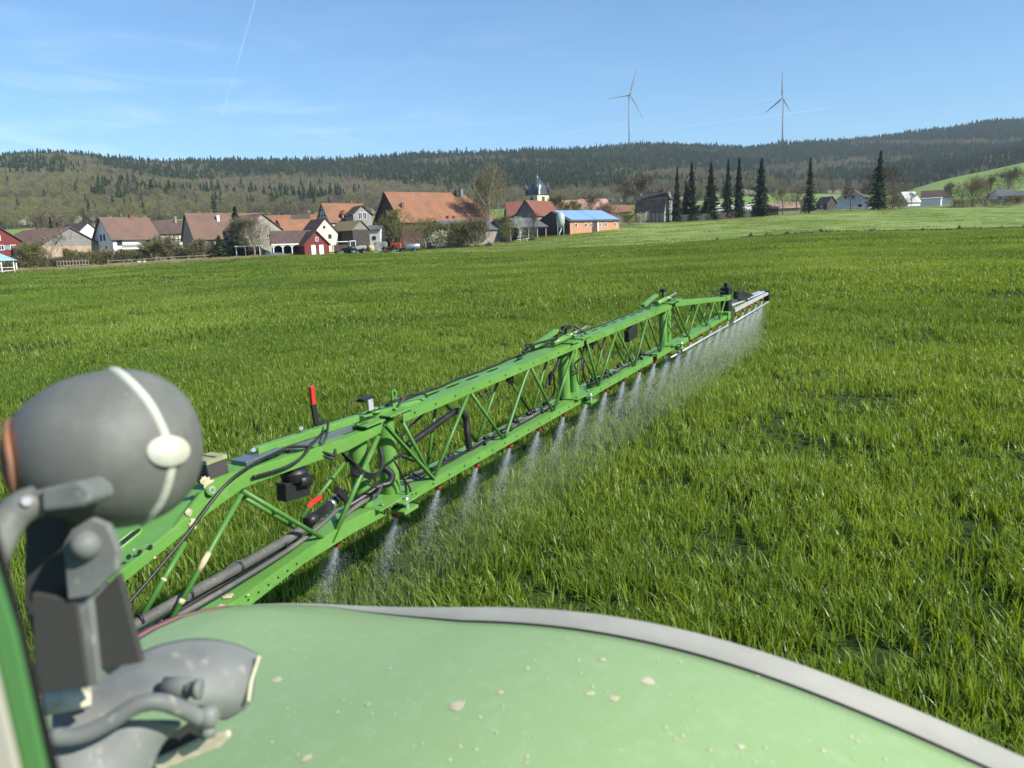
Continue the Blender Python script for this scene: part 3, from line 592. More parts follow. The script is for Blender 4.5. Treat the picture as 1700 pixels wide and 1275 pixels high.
B('mossy_barn', 'small dark board barn with mossy roof behind the grey tractor', 601, 409, 188, 8.5, 5, 4.0, 2.1, -52, 'w_dark', 't_moss', 'R', gable='w_grey', cat='barn')
B('white_annex', 'small white annex squeezed between the mossy barn and the great barn', 622, 405, 196, 3.2, 4, 3.6, 1, -20, 'p_white', 't_grey', wins=[('F', 0, 1.5, .8, .8, 'dark')])
B('great_barn', 'great dark timber barn with huge orange tiled roof, hipped at its right end', 752, 409, 202, 29, 15.5, 6.5, 7.6, 31, 'w_darkbrown', 't_orange', hip=(0, 6.5), over=.5, chims=[(-12.2, -1.6, .7, 1.3), (6.0, -.4, .9, 1.7, 'gutter'), (7.4, -.4, .7, 1.9, 'shutter'), (-.8, -2.7, .6, .8), (1.0, -2.7, .5, .7)], cat='barn', gable='w_dark')
B('grey_roofed_barn', 'low barn with dark grey sheet roof in front of the great barn', 800, 404, 187, 17.5, 12.5, 3.2, 2.4, 34, 'w_gate', 't_grey', gable='w_dark', cat='barn')
B('open_barn', 'open fronted barn with shallow grey roof beside the orange wall building', 878, 394, 190, 10.5, 12, 2.5, 2.3, 32, 'w_gate', 't_grey', open_front=True, cat='barn')
B('red_roofed_barn', 'grey gabled barn with deep red roof left of the church tower', 874, 384, 212, 14, 6.6, 4.2, 4.0, -122, 'w_grey', 't_red', 'R', cat='barn')
B('red_roofed_wing', 'red roofed wing joining the grey gabled barn on its left', 862, 384, 216, 6, 5, 4.4, 3.6, 10, 'w_grey', 't_red', cat='barn')
ob = B('orange_stable', 'long orange brick stable with blue solar panels on its roof', 988, 386, 197, 15.6, 14.5, 3.0, 2.6, 38, 'orange_wall', 't_grey', gable='w_darkbrown', over=.45, cat='stable', wins=[('F', -6.1, 1.9, .9, .9), ('F', -3.0, 1.9, .9, .9), ('F', -1.2, 1.9, .8, .9), ('F', 1.6, 1.9, .7, .9), ('F', 3.4, 1.9, .8, .9), ('F', 6.5, 1.9, .8, .9), ('F', -.1, 1.3, 1.5, 2.6, 'gate'), ('F', .9, 1.5, .3, 2.3, 'door')])
b = MB(); sl = 2.6/7.25
for i in range(2):
    x0 = -7.6+i*7.7
    b.add([(x0, -7.5, 2.95+.26), (x0+7.5, -7.5, 2.95+.26), (x0+7.5, -.15, 5.6+.18), (x0, -.15, 5.6+.18), (x0, -7.5, 3.12+.2), (x0+7.5, -7.5, 3.12+.2), (x0+7.5, -.15, 5.7+.2), (x0, -.15, 5.7+.2)], [(0, 3, 2, 1), (4, 5, 6, 7), (0, 1, 5, 4), (1, 2, 6, 5), (2, 3, 7, 6), (3, 0, 4, 7)])
b.build('solar_panels', M['solar'], ob)
b = MB(); b.box(-7.82, -7.79, -7.2, 7.2, -4, 3.0); b.build('side_cladding', M['w_darkbrown'], ob)
B('pink_roofed_house', 'pale pink roofed house behind the stable, right of the church', 952, 370, 240, 9, 8, 3.4, 3.6, 6, 'p_grey', 't_pink', chims=[(-4, 0, .8, .6)])
B('gabled_house', 'pale orange roofed house with grey left gable behind the stable', 995, 370, 245, 9, 8, 3.6, 3.9, 28, 'p_grey', 't_pink')
B('low_barn', 'low barn with small orange roof between bare bush and black roofed house', 1030, 362, 246, 6.5, 7, 1.9, 2.0, 0, 'w_gate', 't_orange', cat='barn')
B('black_roofed_farmhouse', 'timber framed farmhouse with tall curved black roof left of the spruces', 1078, 369, 252, 10, 8.6, 3.3, 6.4, -26, 'p_grey', 't_dark', gable='w_grey', mans=(1.5, 3.7), frames=[('F', -4.9, 4.9, 0, 3.1, 7, 1), ('R', -4.1, 4.1, 0, 6.9, 5, 3)], wins=[('R', -1, 4.6, .7, 1.1), ('R', 1.2, 4.6, .7, 1.1), ('R', 1.5, 1.6, .6, .9)], chims=[(-1, 0, .5, .7), (2.8, 0, .6, .8)])
B('orange_roofed_shed', 'orange roofed shed between the first two spruces', 1141, 366, 262, 4.6, 7, 1.6, 4.6, 8, 'brick', 't_orange', cat='shed')
for px, w_, lb in ((1172, 5, 'dark roofed shed behind the second gap in the spruces'), (1208, 9, 'pale roofed low house behind the middle spruces'), (1244, 7, 'white gabled low house just left of the widest spruce')):
    B('low_house', lb, px, 357, 285, w_, 6, 1.8, 1.9, 5, 'p_white' if w_ != 5 else 'w_dark', 't_pale' if w_ != 5 else 't_dark')
B('pink_roofed_shed', 'long low shed with faded pink roof right of the spruce group', 1302, 353, 298, 11, 8, 1.7, 2.3, 8, 'w_gate', 't_pink', cat='shed')
B('grey_roofed_shed', 'low shed with grey brown roof left of the slim lone spruce', 1331, 351, 300, 7, 8, 2.0, 2.6, 0, 'w_gate', 't_darkbrown', cat='shed')
B('dark_timber_house', 'small dark timber house with steep roof right of the slim lone spruce', 1364, 348, 300, 5, 5, 2.3, 2.4, -40, 'w_dark', 't_dark', wins=[('F', 0, 1.2, 1, 1)])
B('white_gabled_house', 'white gabled house with brown roof behind a small bare tree', 1412, 349, 312, 10, 13, 3.6, 4.4, -100, 'p_white', 't_brown', 'R', wins=[('R', -2, 5.2, 1, 1, 'dark'), ('R', .6, 5.2, 1, 1, 'dark'), ('R', 3.4, 1.6, 1.2, 1.2, 'dark')], chims=[(2, 0, .7, .7)])
B('glazed_house', 'grey roofed house with pale glazed slope left of the garage', 1517, 344, 322, 6, 8, 2.2, 4.2, 40, 'p_white', 't_pale')
B('dark_roofed_house', 'house with long dark roof behind the pale garage', 1553, 338, 348, 11.5, 8, 2.6, 3.3, 0, 'p_white', 't_darkbrown')
gr = B('garage', 'pale blue white garage with flat beige top', 1545, 342, 312, 7, 5, 2.9, .25, -4, 'p_white', 't_pale', cat='garage', wins=[('F', -1.7, 1.3, 3.0, 2.4, 'door'), ('F', 1.7, 1.3, 3.0, 2.4, 'door')])
B('bungalow', 'white bungalow with grey hipped roof under the bare hillside tree', 1668, 334, 360, 12, 9, 2.4, 3.2, 12, 'p_white', 't_grey', hip=(3, 3), wins=[('F', 2, 1.3, 1, 1, 'dark'), ('F', 4, 1.3, 1, 1, 'dark'), ('F', -2, 1.3, 1.4, 1.2, 'dark')])
B('grey_roofed_bungalow', 'grey roofed bungalow cut by the right edge', 1706, 334, 350, 9, 8, 2.6, 2.2, 0, 'p_grey', 't_grey')
# church
p = at(893, 350, 250); ch = empty('church_tower', p, 'church tower with curved black slate dome, corner pinnacles and thin spire', 'church', None, R(42))
b = MB(); b.box(-2.55, 2.55, -2.55, 2.55, -12, 4.8); b.build('tower_wall', M['p_ochre'], ch)
b = MB(); b.box(-2.75, 2.75, -2.75, 2.75, 4.8, 5.0)
pr = [(2.7, 5.0), (2.55, 5.9), (2.5, 6.6), (2.3, 7.6), (1.8, 8.6), (1.1, 9.4), (.6, 9.9), (.35, 10.6), (.14, 11.6), (.05, 13.6)]; n = 16; vs = []; 
for i, (r_, z_) in enumerate(pr):
    for k in range(n):
        a = 2*math.pi*k/n; e = max(0, 1-i/4)
        c_, s_ = math.cos(a), math.sin(a); q = 1/max(abs(c_), abs(s_)); f_ = 1+(q-1)*e; vs.append((r_*f_*c_, r_*f_*s_, z_))
b.add(vs, [(i*n+k, i*n+(k+1) % n, (i+1)*n+(k+1) % n, (i+1)*n+k) for i in range(len(pr)-1) for k in range(n)], 0, True); b.build('dome', M['slate'], ch)
b = MB(); b.tube([(0, 0, 13.5), (0, 0, 15.2)], .05, 6); b.tube([(0, 0, 14.0), (0, 0, 14.15), (0, 0, 14.3)], [.05, .2, .05], 8); b.beam((-.4, 0, 14.9), (.4, 0, 14.9), .08, .08); b.build('weather_cross', M['gutter'], ch)
for i, j in ((-1, -1), (1, -1), (1, 1), (-1, 1)):
    b = MB(); b.tube([(i*2.5, j*2.5, 4.9), (i*2.5, j*2.5, 6.6), (i*2.5, j*2.5, 7.0), (i*2.5, j*2.5, 7.5), (i*2.5, j*2.5, 9.2)], [.28, .3, .42, .12, .04], 8); b.build('pinnacle', M['slate'], ch)
for nr in ((0, -1), (-1, 0)): 
    for dz in (3.4,): window(ch, (nr[0]*2.58, nr[1]*2.58, dz), nr, 1.1, 1.6, 'stone', 'glass')
# silo
s0 = at(931, 389, 193); si = empty('feed_silo', s0, 'grey green upright feed silo with cone top beside the stable', 'silo')
b = MB(); b.tube([(0, 0, 1.5), (0, 0, 2.6), (0, 0, 4.6), (0, 0, 5.4)], [.35, 1.05, 1.05, .25], 18); b.build('tank', M['silo'], si)
for i, j in ((-1, -1), (1, -1), (1, 1), (-1, 1)): b = MB(); b.tube([(i*.75, j*.75, -1), (i*.75, j*.75, 3)], .06, 6); b.build('leg', M['silo'], si)
b = MB(); b.tube([(.3, -.3, 1.6), (-.4, -.9, .2), (-.5, -1, -.5)], .14, 8); b.build('outlet', M['silo'], si)
# gazebo
g0 = at(-3, 452, 141); gz_ = empty('gazebo', g0, 'white gazebo with blue green pointed roof at the left edge', 'gazebo')
n = 8; b = MB(); vs = [(3.4*math.cos(6.2832*k/n), 3.4*math.sin(6.2832*k/n), 2.0) for k in range(n)]+[(.5*math.cos(6.2832*k/n), .5*math.sin(6.2832*k/n), 3.5) for k in range(n)]+[(0, 0, 4.3)]
b.add(vs, [(k, (k+1) % n, (k+1) % n+n, k+n) for k in range(n)]+[(k+n, (k+1) % n+n, 2*n) for k in range(n)]+[tuple(reversed(range(n)))]); b.build('roof', M['copper'], gz_)
for k in range(n):
    a = 6.2832*k/n; b = MB(); b.tube([(3*math.cos(a), 3*math.sin(a), -1), (3*math.cos(a), 3*math.sin(a), 2)], .1, 6); b.build('post', M['w_white'], gz_)
b = MB()
for k in range(n):
    a = 6.2832*k/n; a2 = 6.2832*(k+1)/n
    for z in (.2, .8): b.beam((3*math.cos(a), 3*math.sin(a), z), (3*math.cos(a2), 3*math.sin(a2), z), .08, .08)
b.build('railing', M['w_white'], gz_)
# carport
c0 = at(414, 427, 168); cp = empty('carport', c0, 'dark red carport with flat white roof behind the bare round tree', 'carport', None, R(12))
b = MB(); b.box(-2.7, 2.7, -1.5, 2.5, 2.25, 2.45); b.build('roof', M['w_white'], cp)
b = MB(); b.box(-2.4, 2.4, 2.0, 2.1, -1, 2.25); b.box(-2.4, -2.3, -1, 2, -1, 2.25); b.box(2.3, 2.4, -1, 2, -1, 2.25); b.box(-.6, -.5, -1, 2, -1, 2.25); b.build('wall', M['w_darkbrown'], cp)
for x in (-2.4, -.55, 1.2, 2.4): b = MB(); b.tube([(x, -1.3, -1), (x, -1.3, 2.25)], .07, 6); b.build('post', M['w_white'], cp)
# dark small shed, hedge, fences
B('field_shed', 'small dark open shed at the right end of the long dark fence', 1281, 358, 264, 4.4, 4, 2.2, .8, 10, 'w_dark', 't_darkbrown', cat='shed')
def fence(name, label, pts, h, step, material, boards=True, group=None, dense=False):
    W_ = []
    for (x0, y0, Y0), (x1, y1, Y1) in zip(pts[:-1], pts[1:]):
        a, c = at(x0, y0, Y0), at(x1, y1, Y1); n = max(1, int(np.linalg.norm(c-a)/step))
        for i in range(n): W_.append(a+(c-a)*i/n)
    W_.append(at(*pts[-1])); W_ = [Vector((q[0], q[1], Tz(q[0], q[1]))) for q in W_]
    root = empty(name, W_[0], label, 'fence', group); o = W_[0]; b = MB()
    pc = 0; 
    for q in W_:
        pb = MB(); pb.box(q.x-o.x-.06, q.x-o.x+.06, q.y-o.y-.06, q.y-o.y+.06, q.z-o.z-.5, q.z-o.z+h+random.uniform(-.1, .15)); pb.build('post', M[material], root)
    for p, q in zip(W_[:-1], W_[1:]):
        for z in ([h*.3, h*.8] if not dense else [h*.5]): b.beam(p-o+Vector((0, 0, z)), q-o+Vector((0, 0, z)), .04, .1 if not dense else h*.92)
    b.build('rails', M[material], root)
fence('board_fence', 'long low dark board fence in front of the row of spruces', [(1128, 369, 250), (1200, 364, 256), (1272, 359, 262)], 2.3, 2.5, 'w_dark', dense=True)
fence('paddock_fence', 'weathered wooden rail fence along the meadow between the lone spruces', [(1292, 357.5, 264), (1400, 350.5, 276), (1470, 348, 283)], 1.3, 2.4, 'w_gate')
fence('garden_fence', 'old grey picket fence in front of the board barn', [(96, 446, 153), (148, 442.5, 156)], 1.5, .5, 'w_gate')
fence('garden_fence', 'thin post and wire fence at the foot of the left gardens', [(180, 440, 157), (260, 435, 161), (365, 429, 166)], 1.2, 3.0, 'w_gate')
fence('garden_fence', 'sparse post fence along the gardens at the right of the glazed house', [(1500, 347, 287), (1600, 344, 292), (1700, 341, 298)], 1.0, 4.0, 'w_gate')
# furrow of turned clods on the field edge
g = np.random.default_rng(3); n = 2800; V = []; Fs = []
for i in range(n):
    px = 1120+(1760-1120)*g.random()**.8; a = azof(px); rr = float(edge_r(a))+g.normal(.3, .5); x, y = rr*math.sin(a), rr*math.cos(a)
    s_ = g.uniform(.12, .4)*(1.0 if px > 1230 else .6)*(2.2 if g.random() < .01 else 1); c = np.array([x, y, Tz(x, y)+s_*.3])
    d = np.array([[1, 0, 0], [-1, 0, 0], [0, 1, 0], [0, -1, 0], [0, 0, 1], [0, 0, -1.]])*s_*g.uniform(.6, 1.3, (6, 1)); o = len(V)*6; V.append(c+d)
    Fs += [(o+a_, o+b_, o+c_) for a_, b_, c_ in ((0, 2, 4), (2, 1, 4), (1, 3, 4), (3, 0, 4), (2, 0, 5), (1, 2, 5), (3, 1, 5), (0, 3, 5))]
M['clod'] = mat('dark_clods', (.07, .055, .035), .95, .05, noise=[(2, (.1, .13, .04), .45, .6)])
tag(lnk('soil_clods', np_mesh('soil_clods', np.concatenate(V), np.array(Fs)), M['clod']), 'dark turned clods of soil along the far edge of the wheat', None, None, 'stuff')

# ------------------------------------------------------------------ trees as things
M['bark'] = mat('bark', (.09, .07, .05), .9, .05, noise=[(4, (.15, .13, .1), .45, .7)])
M['bark_pale'] = mat('pale_bark', (.3, .28, .24), .85, .1, noise=[(2, (.5, .48, .44), .5, .65)])
M['twig'] = mat_leaf('twig', [(0, (.1, .085, .055)), (.5, (.16, .135, .085)), (1, (.24, .21, .14))], trans=.05, rough=.85, spec=.1)
M['twig_dark'] = mat_leaf('dark_twig', [(0, (.06, .05, .035)), (1, (.13, .11, .08))], trans=.05, rough=.85, spec=.1)
M['twig_pink'] = mat_leaf('pink_twig', [(0, (.22, .14, .11)), (1, (.4, .28, .22))], trans=.15, rough=.85, spec=.1)
M['bud'] = mat_leaf('bud_leaf', [(0, (.085, .088, .035)), (.5, (.15, .15, .06)), (1, (.24, .235, .1))], trans=.3, rough=.7, spec=.15)
M['birch_bud'] = mat_leaf('birch_bud', [(0, (.13, .115, .06)), (1, (.25, .225, .13))], trans=.25, rough=.7, spec=.15)
M['needle'] = mat_leaf('spruce_needles', [(0, (.014, .026, .012)), (.5, (.032, .05, .02)), (1, (.08, .105, .04))], trans=.12, rough=.6, spec=.2)
def base_of(px, py, Y):
    p = at(px, py, Y); p[2] = Tz(p[0], p[1]); return p
def mpp(Y): return Y/F
def bough_crown(h, rad, seed, n_need):
    g = np.random.default_rng(seed); C_, D_, L_ = [], [], []; z = h*.05; side = g.uniform(.75, 1.2, 8)
    while z < h*.985:
        t = z/h; env = rad*((1-t)**.8*(1.0-.25*max(0, .18-t)/.18))+.08; nb = max(4, int(9*(1-t)+4))
        for k in range(nb):
            a = g.uniform(0, 6.283); ln = env*g.uniform(.55, 1.22)*side[int(a/6.2832*8) % 8]*(1.0 if g.random() > .12 else .4); dr = g.uniform(.12, .38); m_ = max(3, int(ln*5))
            for j in range(m_):
                q = (j+g.random())/m_; rr = ln*(.12+.88*q); C_.append((math.cos(a)*rr, math.sin(a)*rr, z-dr*rr+.12*rr*q+g.normal(0, .06))); D_.append((math.cos(a+g.normal(0, .5)), math.sin(a+g.normal(0, .5)), g.normal(-.35, .3))); L_.append(g.uniform(.35, .8)*(.55+.35*(1-t)))
        z += g.uniform(.28, .5)*(h/20)
    C_ = np.array(C_); D_ = np.array(D_); L_ = np.array(L_)[:, None]; s_ = np.cross(D_, g.normal(0, 1, D_.shape)); s_ /= np.linalg.norm(s_, axis=1)[:, None]; L_ = L_*1.25; s_ *= L_*.36
    V = np.stack([C_-D_*L_*.4-s_, C_-D_*L_*.4+s_, C_+D_*L_*.6], 1).reshape(-1, 3); return V, np.arange(len(V)).reshape(-1, 3)
def spruce(px, top, bot, wpx, Y, label, n=4200, group='dark spruces in the row by the village'):
    p = base_of(px, bot, Y); tp = at(px, top, Y); h = tp[2]-p[2]; rad = wpx*mpp(Y)/2
    root = empty('spruce_tree', p, label, 'tree', group)
    V, Fc = join_vf([bough_crown(h, rad*1.1, int(px), n), conifer_mesh(h, rad*.8, int(n*.8), int(px), droop=.25, tri=.6, base=.05)]); o = lnk('crown', np_mesh('crown', V, Fc), M['needle'], root)
    b = MB(); b.tube([(0, 0, -1), (0, 0, h*.5), (0, 0, h*.97)], [.35, .2, .03], 8); b.build('trunk', M['bark'], root)
for a in ((1124, 276, 366, 19, 250, 'slimmest spruce, at the left end of the row beside the black roofed house'), (1148, 269, 360, 26, 253, 'second spruce from the left, with a darker spruce pressed behind it'),
          (1139, 300, 357, 20, 262, 'short dark spruce half hidden behind the second spruce'),
          (1180, 269, 356, 30, 256, 'third tall spruce of the row, before the first wide gap'), (1208, 265, 354, 22, 258, 'left one of the two spruces standing close together'),
          (1226, 262, 354, 25, 259, 'right one of the two spruces standing close together'), (1263, 263, 352, 35, 261, 'widest spruce, at the right end of the group beside the small shed'),
          (1343, 261, 352, 21, 268, 'slim lone spruce standing between the sheds and the white gabled house'), (1458, 250, 348, 33, 282, 'tallest lone spruce, standing in front of a wide bare tree'),
          (1171, 330, 357, 16, 262, 'small bushy spruce at the foot of the third tall spruce')):
    spruce(*a)
spruce(397, 343, 428, 42, 171, 'dark spruce with drooping boughs in front of the wide brown farmhouse roof', 5000, None)
spruce(366, 391, 427, 30, 166, 'short broad dark conifer left of the drooping spruce', 2500, None)
spruce(88, 359, 400, 18, 215, 'small dark conifer peeping over the board barn roof', 900, None)
def bare_tree(px, top, bot, wpx, Y, label, name='bare_tree', tw='twig', bk='bark', n=1500, stems=1, seed=0, twl=1.2, tww=.03, group=None, low=.3, levels=4, spread=.5, cat='tree', upw=.8, leaves=None):
    """leafless tree: branching limbs as one tapered mesh plus a crown of fine twigs on the branch ends"""
    g = random.Random(seed+int(px)); p = base_of(px, bot, Y); h = at(px, top, Y)[2]-p[2]; rad = wpx*mpp(Y)/2
    root = empty(name, p, label, cat, group); b = MB(); ends = []
    def grow(q, d, L_, r, lv):
        pts = [q]; dd = d.copy()
        for i in range(3):
            dd = (dd+Vector((g.gauss(0, .16), g.gauss(0, .16), g.gauss(.05, .1)))).normalized(); q = q+dd*L_/3; pts.append(q)
            if lv <= 3: ends.append((q, dd, r))
        b.tube(pts, [r, r*.85, r*.7, r*.55], 6 if lv > 2 else 4, cap=False)
        if lv > 0:
            for k in range(3 if lv > 1 else 3):
                s_ = Vector((g.gauss(0, 1), g.gauss(0, 1), g.gauss(0, .5))).normalized(); nd = (dd+s_*spread*1.2+Vector((0, 0, upw*.3))).normalized()
                grow(pts[g.choice((2, 3, 3))], nd, L_*g.uniform(.6, .85), r*.52, lv-1)
    tr = max(.05, h*.015)
    for s_ in range(stems):
        off = Vector((g.uniform(-1, 1), g.uniform(-1, 1), 0))*(rad*.35 if stems > 1 else 0); d = (Vector((0, 0, 1))+off/max(h, 1)*1.5).normalized()
        L0 = h*low; q = off*.6-Vector((0, 0, .6)); b.tube([q, q+d*(L0+.6)], [tr, tr*.8], 8, cap=False); grow(q+d*(L0+.6), d, h*.27, tr*.75, levels)
    # fit the limbs into the crown ellipsoid seen in the photograph
    zs = max(v[2] for v in b.v); xs = sorted(abs(v[0]) for v in b.v)[-max(4, len(b.v)//60)]; fz = h/zs*.97; fx = rad/max(xs, .1)
    def fit(v): return (v[0]*fx if v[2] > h*.12 else v[0]*min(1, fx+.3), v[1]*fx if v[2] > h*.12 else v[1], v[2]*fz if v[2] > 0 else v[2])
    b.v = [fit(v) for v in b.v]; b.build('trunk', M[bk], root)
    E_ = np.array([fit(e[0]) for e in ends]); D_ = np.array([e[1][:] for e in ends]); gg = np.random.default_rng(seed+int(px))
    k = gg.integers(0, len(E_), n); L_ = twl*gg.uniform(.4, 1.2, n)[:, None]; d = D_[k]+gg.normal(0, .55, (n, 3)); d[:, 2] += .15; d /= np.linalg.norm(d, axis=1)[:, None]
    c = E_[k]+gg.normal(0, .06*rad, (n, 3)); s_ = np.cross(d, gg.normal(0, 1, (n, 3))); s_ /= np.linalg.norm(s_, axis=1)[:, None]; s_ *= tww*gg.uniform(.6, 1.4, n)[:, None]
    V = np.stack([c-s_, c+s_, c+d*L_], 1).reshape(-1, 3)
    nv_ = int(n*.55); V2, _f = bare_twigs(h, rad*1.04, nv_, seed+int(px)+5, z0=max(.08, low*.75), w=tww, ln=twl); V = np.concatenate([V[:3*(n-nv_)], V2])
    lnk('crown', np_mesh('crown', V, np.arange(3*n).reshape(-1, 3)), M[tw], root); return root
bt = bare_tree
bt(424, 360, 431, 60, 166, 'round spreading bare tree with pale twigs in front of the carport', n=5200, tw='twig', bk='bark_pale', twl=1.1, low=.22, spread=.75, levels=4, tww=.028)
bt(88, 382, 443, 66, 155, 'hard pruned bare tree with a few thick pale limbs before the board barn', n=260, bk='bark_pale', levels=2, low=.3, twl=1.6, tww=.05, spread=.8)
bt(822, 269, 402, 62, 205, 'tall birch with pale stems and yellowish budding crown left of the church', 'birch_tree', 'birch_bud', 'bark_pale', 3400, 3, twl=1.1, tww=.05, low=.12, spread=.4)
bt(804, 275, 402, 40, 207, 'tall slim birch at the left side of the pale stemmed birch', 'birch_tree', 'birch_bud', 'bark_pale', 2200, 2, twl=1.1, tww=.05, low=.12, spread=.4)
bt(663, 345, 420, 60, 180, 'leaning dark stemmed tree in front of the great barn gable', n=3600, tw='bud', twl=.8, tww=.04, low=.25)
bt(707, 362, 419, 66, 181, 'spreading budding tree right of the leaning stem, before the great barn', n=3400, tw='bud', twl=.8, tww=.035, low=.22, bk='bark_pale')
bt(730, 382, 417, 34, 180, 'white blossoming bush before the low grey roofed barn', 'blossom_bush', 'blossom', n=1500, twl=.3, tww=.07, low=.1, levels=3, cat='bush')
bt(757, 366, 413, 46, 181, 'dense brown green bush, left of a pair before the grey roofed barn', 'bush', 'bud', n=5200, twl=.7, tww=.04, low=.08, stems=4, levels=3, cat='bush', spread=.4)
bt(790, 360, 412, 48, 181, 'tall dense brown green bush, right of a pair before the grey roofed barn', 'bush', 'twig', n=6200, twl=.9, tww=.04, low=.08, stems=5, levels=3, cat='bush', spread=.4)
bt(842, 358, 403, 34, 178, 'small dark stemmed budding tree before the right end of the grey roofed barn', n=2600, tw='bud', twl=.6, tww=.035, low=.3)
bt(866, 358, 397, 20, 182, 'small blossoming tree before the open fronted barn', 'blossom_tree', 'blossom', n=600, twl=.3, tww=.06, low=.3, levels=3)
bt(884, 352, 394, 24, 183, 'thin bare tree with an open crown before the open fronted barn', n=900, twl=.8, levels=3, low=.35)
bt(931, 322, 372, 38, 225, 'round budding tree directly right of the church tower', n=3200, tw='bud', twl=.8, tww=.05, low=.25)
bt(953, 332, 372, 30, 222, 'smaller yellow green tree beside the round budding tree by the church', n=2400, tw='bud', twl=.8, tww=.05, low=.25)
bt(978, 322, 372, 32, 224, 'dark bare tree in front of the pink roofs behind the stable', n=1800, tw='twig_dark', twl=.9, tww=.04, low=.25)
bt(1008, 334, 368, 36, 226, 'dense pinkish bare bush in front of the pink roofs', 'bush', 'twig_pink', n=4200, twl=.8, tww=.05, low=.1, stems=4, levels=3, cat='bush', spread=.4)
bt(1056, 290, 352, 56, 262, 'tall wide bare tree behind the black roofed farmhouse', n=3400, tw='twig_dark', twl=1.4, tww=.05, low=.25)
bt(1048, 354, 374, 40, 232, 'low green hedge bush with white blossom right of the stable', 'bush', 'bud', n=2200, twl=.5, tww=.05, low=.1, stems=3, levels=2, cat='bush')
bt(1065, 352, 372, 20, 233, 'white blossom bush before the black roofed farmhouse', 'blossom_bush', 'blossom', n=900, twl=.3, tww=.07, low=.1, stems=2, levels=2, cat='bush')
bt(1299, 314, 357, 40, 262, 'small bare tree with rounded crown standing alone at the meadow edge', n=2200, tw='twig', twl=1.0, tww=.035, low=.3)
bt(1322, 308, 352, 30, 290, 'blurry budding tree behind the pink roofed shed', n=1800, tw='twig', twl=1.0, tww=.05, low=.25)
bt(1412, 312, 350, 34, 272, 'small bare tree with rounded crown in front of the white gabled house', n=1800, tw='twig_dark', twl=1.0, tww=.03, low=.3)
bt(1482, 272, 348, 66, 300, 'wide spreading bare tree behind the tallest lone spruce', n=2600, tw='twig_dark', twl=1.6, tww=.05, low=.18, levels=4, spread=.8)
bt(1444, 285, 348, 40, 300, 'bare tree showing left of the tallest lone spruce', n=1300, tw='twig_dark', twl=1.3, tww=.05, low=.2, spread=.7)
bt(1512, 320, 347, 22, 290, 'thin young tree left of the garage', n=900, tw='twig', twl=.9, low=.3, levels=3)
bt(1583, 302, 345, 36, 296, 'budding tree with grey stems right of the garage', n=2400, tw='twig', twl=1.0, tww=.045, low=.25)
bt(1614, 292, 344, 42, 292, 'dense budding tree with pale pinkish top on the right', n=4600, tw='birch_bud', twl=1.0, tww=.05, low=.1, stems=4)
bt(1636, 288, 342, 30, 296, 'dark bare tree directly right of the dense budding tree', n=2400, tw='twig_dark', twl=1.2, tww=.04, low=.2)
bt(1674, 276, 330, 44, 380, 'round bare hillside tree above the bungalow', n=4200, tw='twig_dark', twl=1.6, tww=.05, low=.15, spread=.8)
# bushes along the left gardens
bl = [(15, 452, 30, 18), (40, 448, 34, 24), (58, 445, 40, 42), (75, 446, 28, 18), (100, 444, 30, 16), (118, 443, 26, 30), (135, 441, 30, 20), (160, 440, 40, 24), (178, 439, 30, 26), (200, 439, 30, 20), (222, 437, 34, 22),
      (246, 436, 30, 24), (262, 435, 36, 36), (280, 433, 40, 42), (300, 432, 34, 24), (318, 431, 28, 20), (335, 430, 34, 34), (352, 429, 26, 22), (384, 428, 28, 22), (645, 417, 20, 8), (688, 420, 34, 12), (1130, 368, 20, 10), (1600, 345, 40, 14), (1640, 343, 40, 14), (1668, 342, 36, 14), (1690, 341, 30, 16), (1478, 348, 30, 26), (1497, 347, 24, 20)]
wd = ['bud', 'twig', 'bud', 'twig', 'twig_dark']
for i, (px, py, w_, h_) in enumerate(bl):
    Y = float(np.interp(px, [0, 400, 700, 1100, 1700], [150, 170, 180, 248, 300])); k = i % 5
    nb = 'left' if px < 460 else 'right'
    lb = ('dry brown bush', 'yellow green budding bush')[wd[k] == 'bud']
    where = {15: 'beside the gazebo', 40: 'below the red house', 58: 'tallest one between red house and board barn', 75: 'low, left of the pruned tree', 100: 'low, at the foot of the pruned tree', 118: 'against the brick wall of the board barn', 135: 'right half of the brick barn wall', 160: 'left of the balcony house', 178: 'at the left corner of the balcony house', 200: 'under the left end of the balcony', 222: 'under the middle of the balcony', 246: 'under the right end of the balcony', 262: 'right beside the balcony house', 280: 'largest, before the timbered barn', 300: 'right of the largest bush before the timbered barn', 318: 'left half of the wide farmhouse wall', 335: 'tall, under the wide farmhouse roof', 352: 'left of the short broad conifer', 384: 'between short conifer and drooping spruce', 645: 'small brush heap left of the leaning tree', 688: 'low scrub under the leaning tree', 1130: 'at the foot of the slimmest spruce', 1600: 'hedge patch right of the garage', 1640: 'hedge patch under the dark bare tree', 1668: 'hedge patch below the bungalow', 1690: 'last hedge patch at the right edge', 1478: 'right of the tallest lone spruce', 1497: 'second right of the tallest lone spruce'}[px]
    bt(px, py-h_, py, w_, Y, lb+' '+where, 'garden_bush', wd[k], n=int(70*w_*h_/20)+500, twl=.55, tww=.045, low=.07, stems=4, levels=2, cat='bush', spread=.5, group='bushes along the gardens')
bt(40, 385, 420, 26, 185, 'bright yellow green young tree right of the red house', n=2200, tw='bud', twl=.6, tww=.07, low=.2)
for k, (px, top) in enumerate(((72, 344), (100, 346))): bt(px, top, 400, 26, 235, ('pale bare tree behind the left end of the board barn roof', 'pale bare tree behind the middle of the board barn roof')[k], n=1400, tw='twig', bk='bark_pale', twl=1.5, tww=.06, low=.15, stems=3, spread=.3)

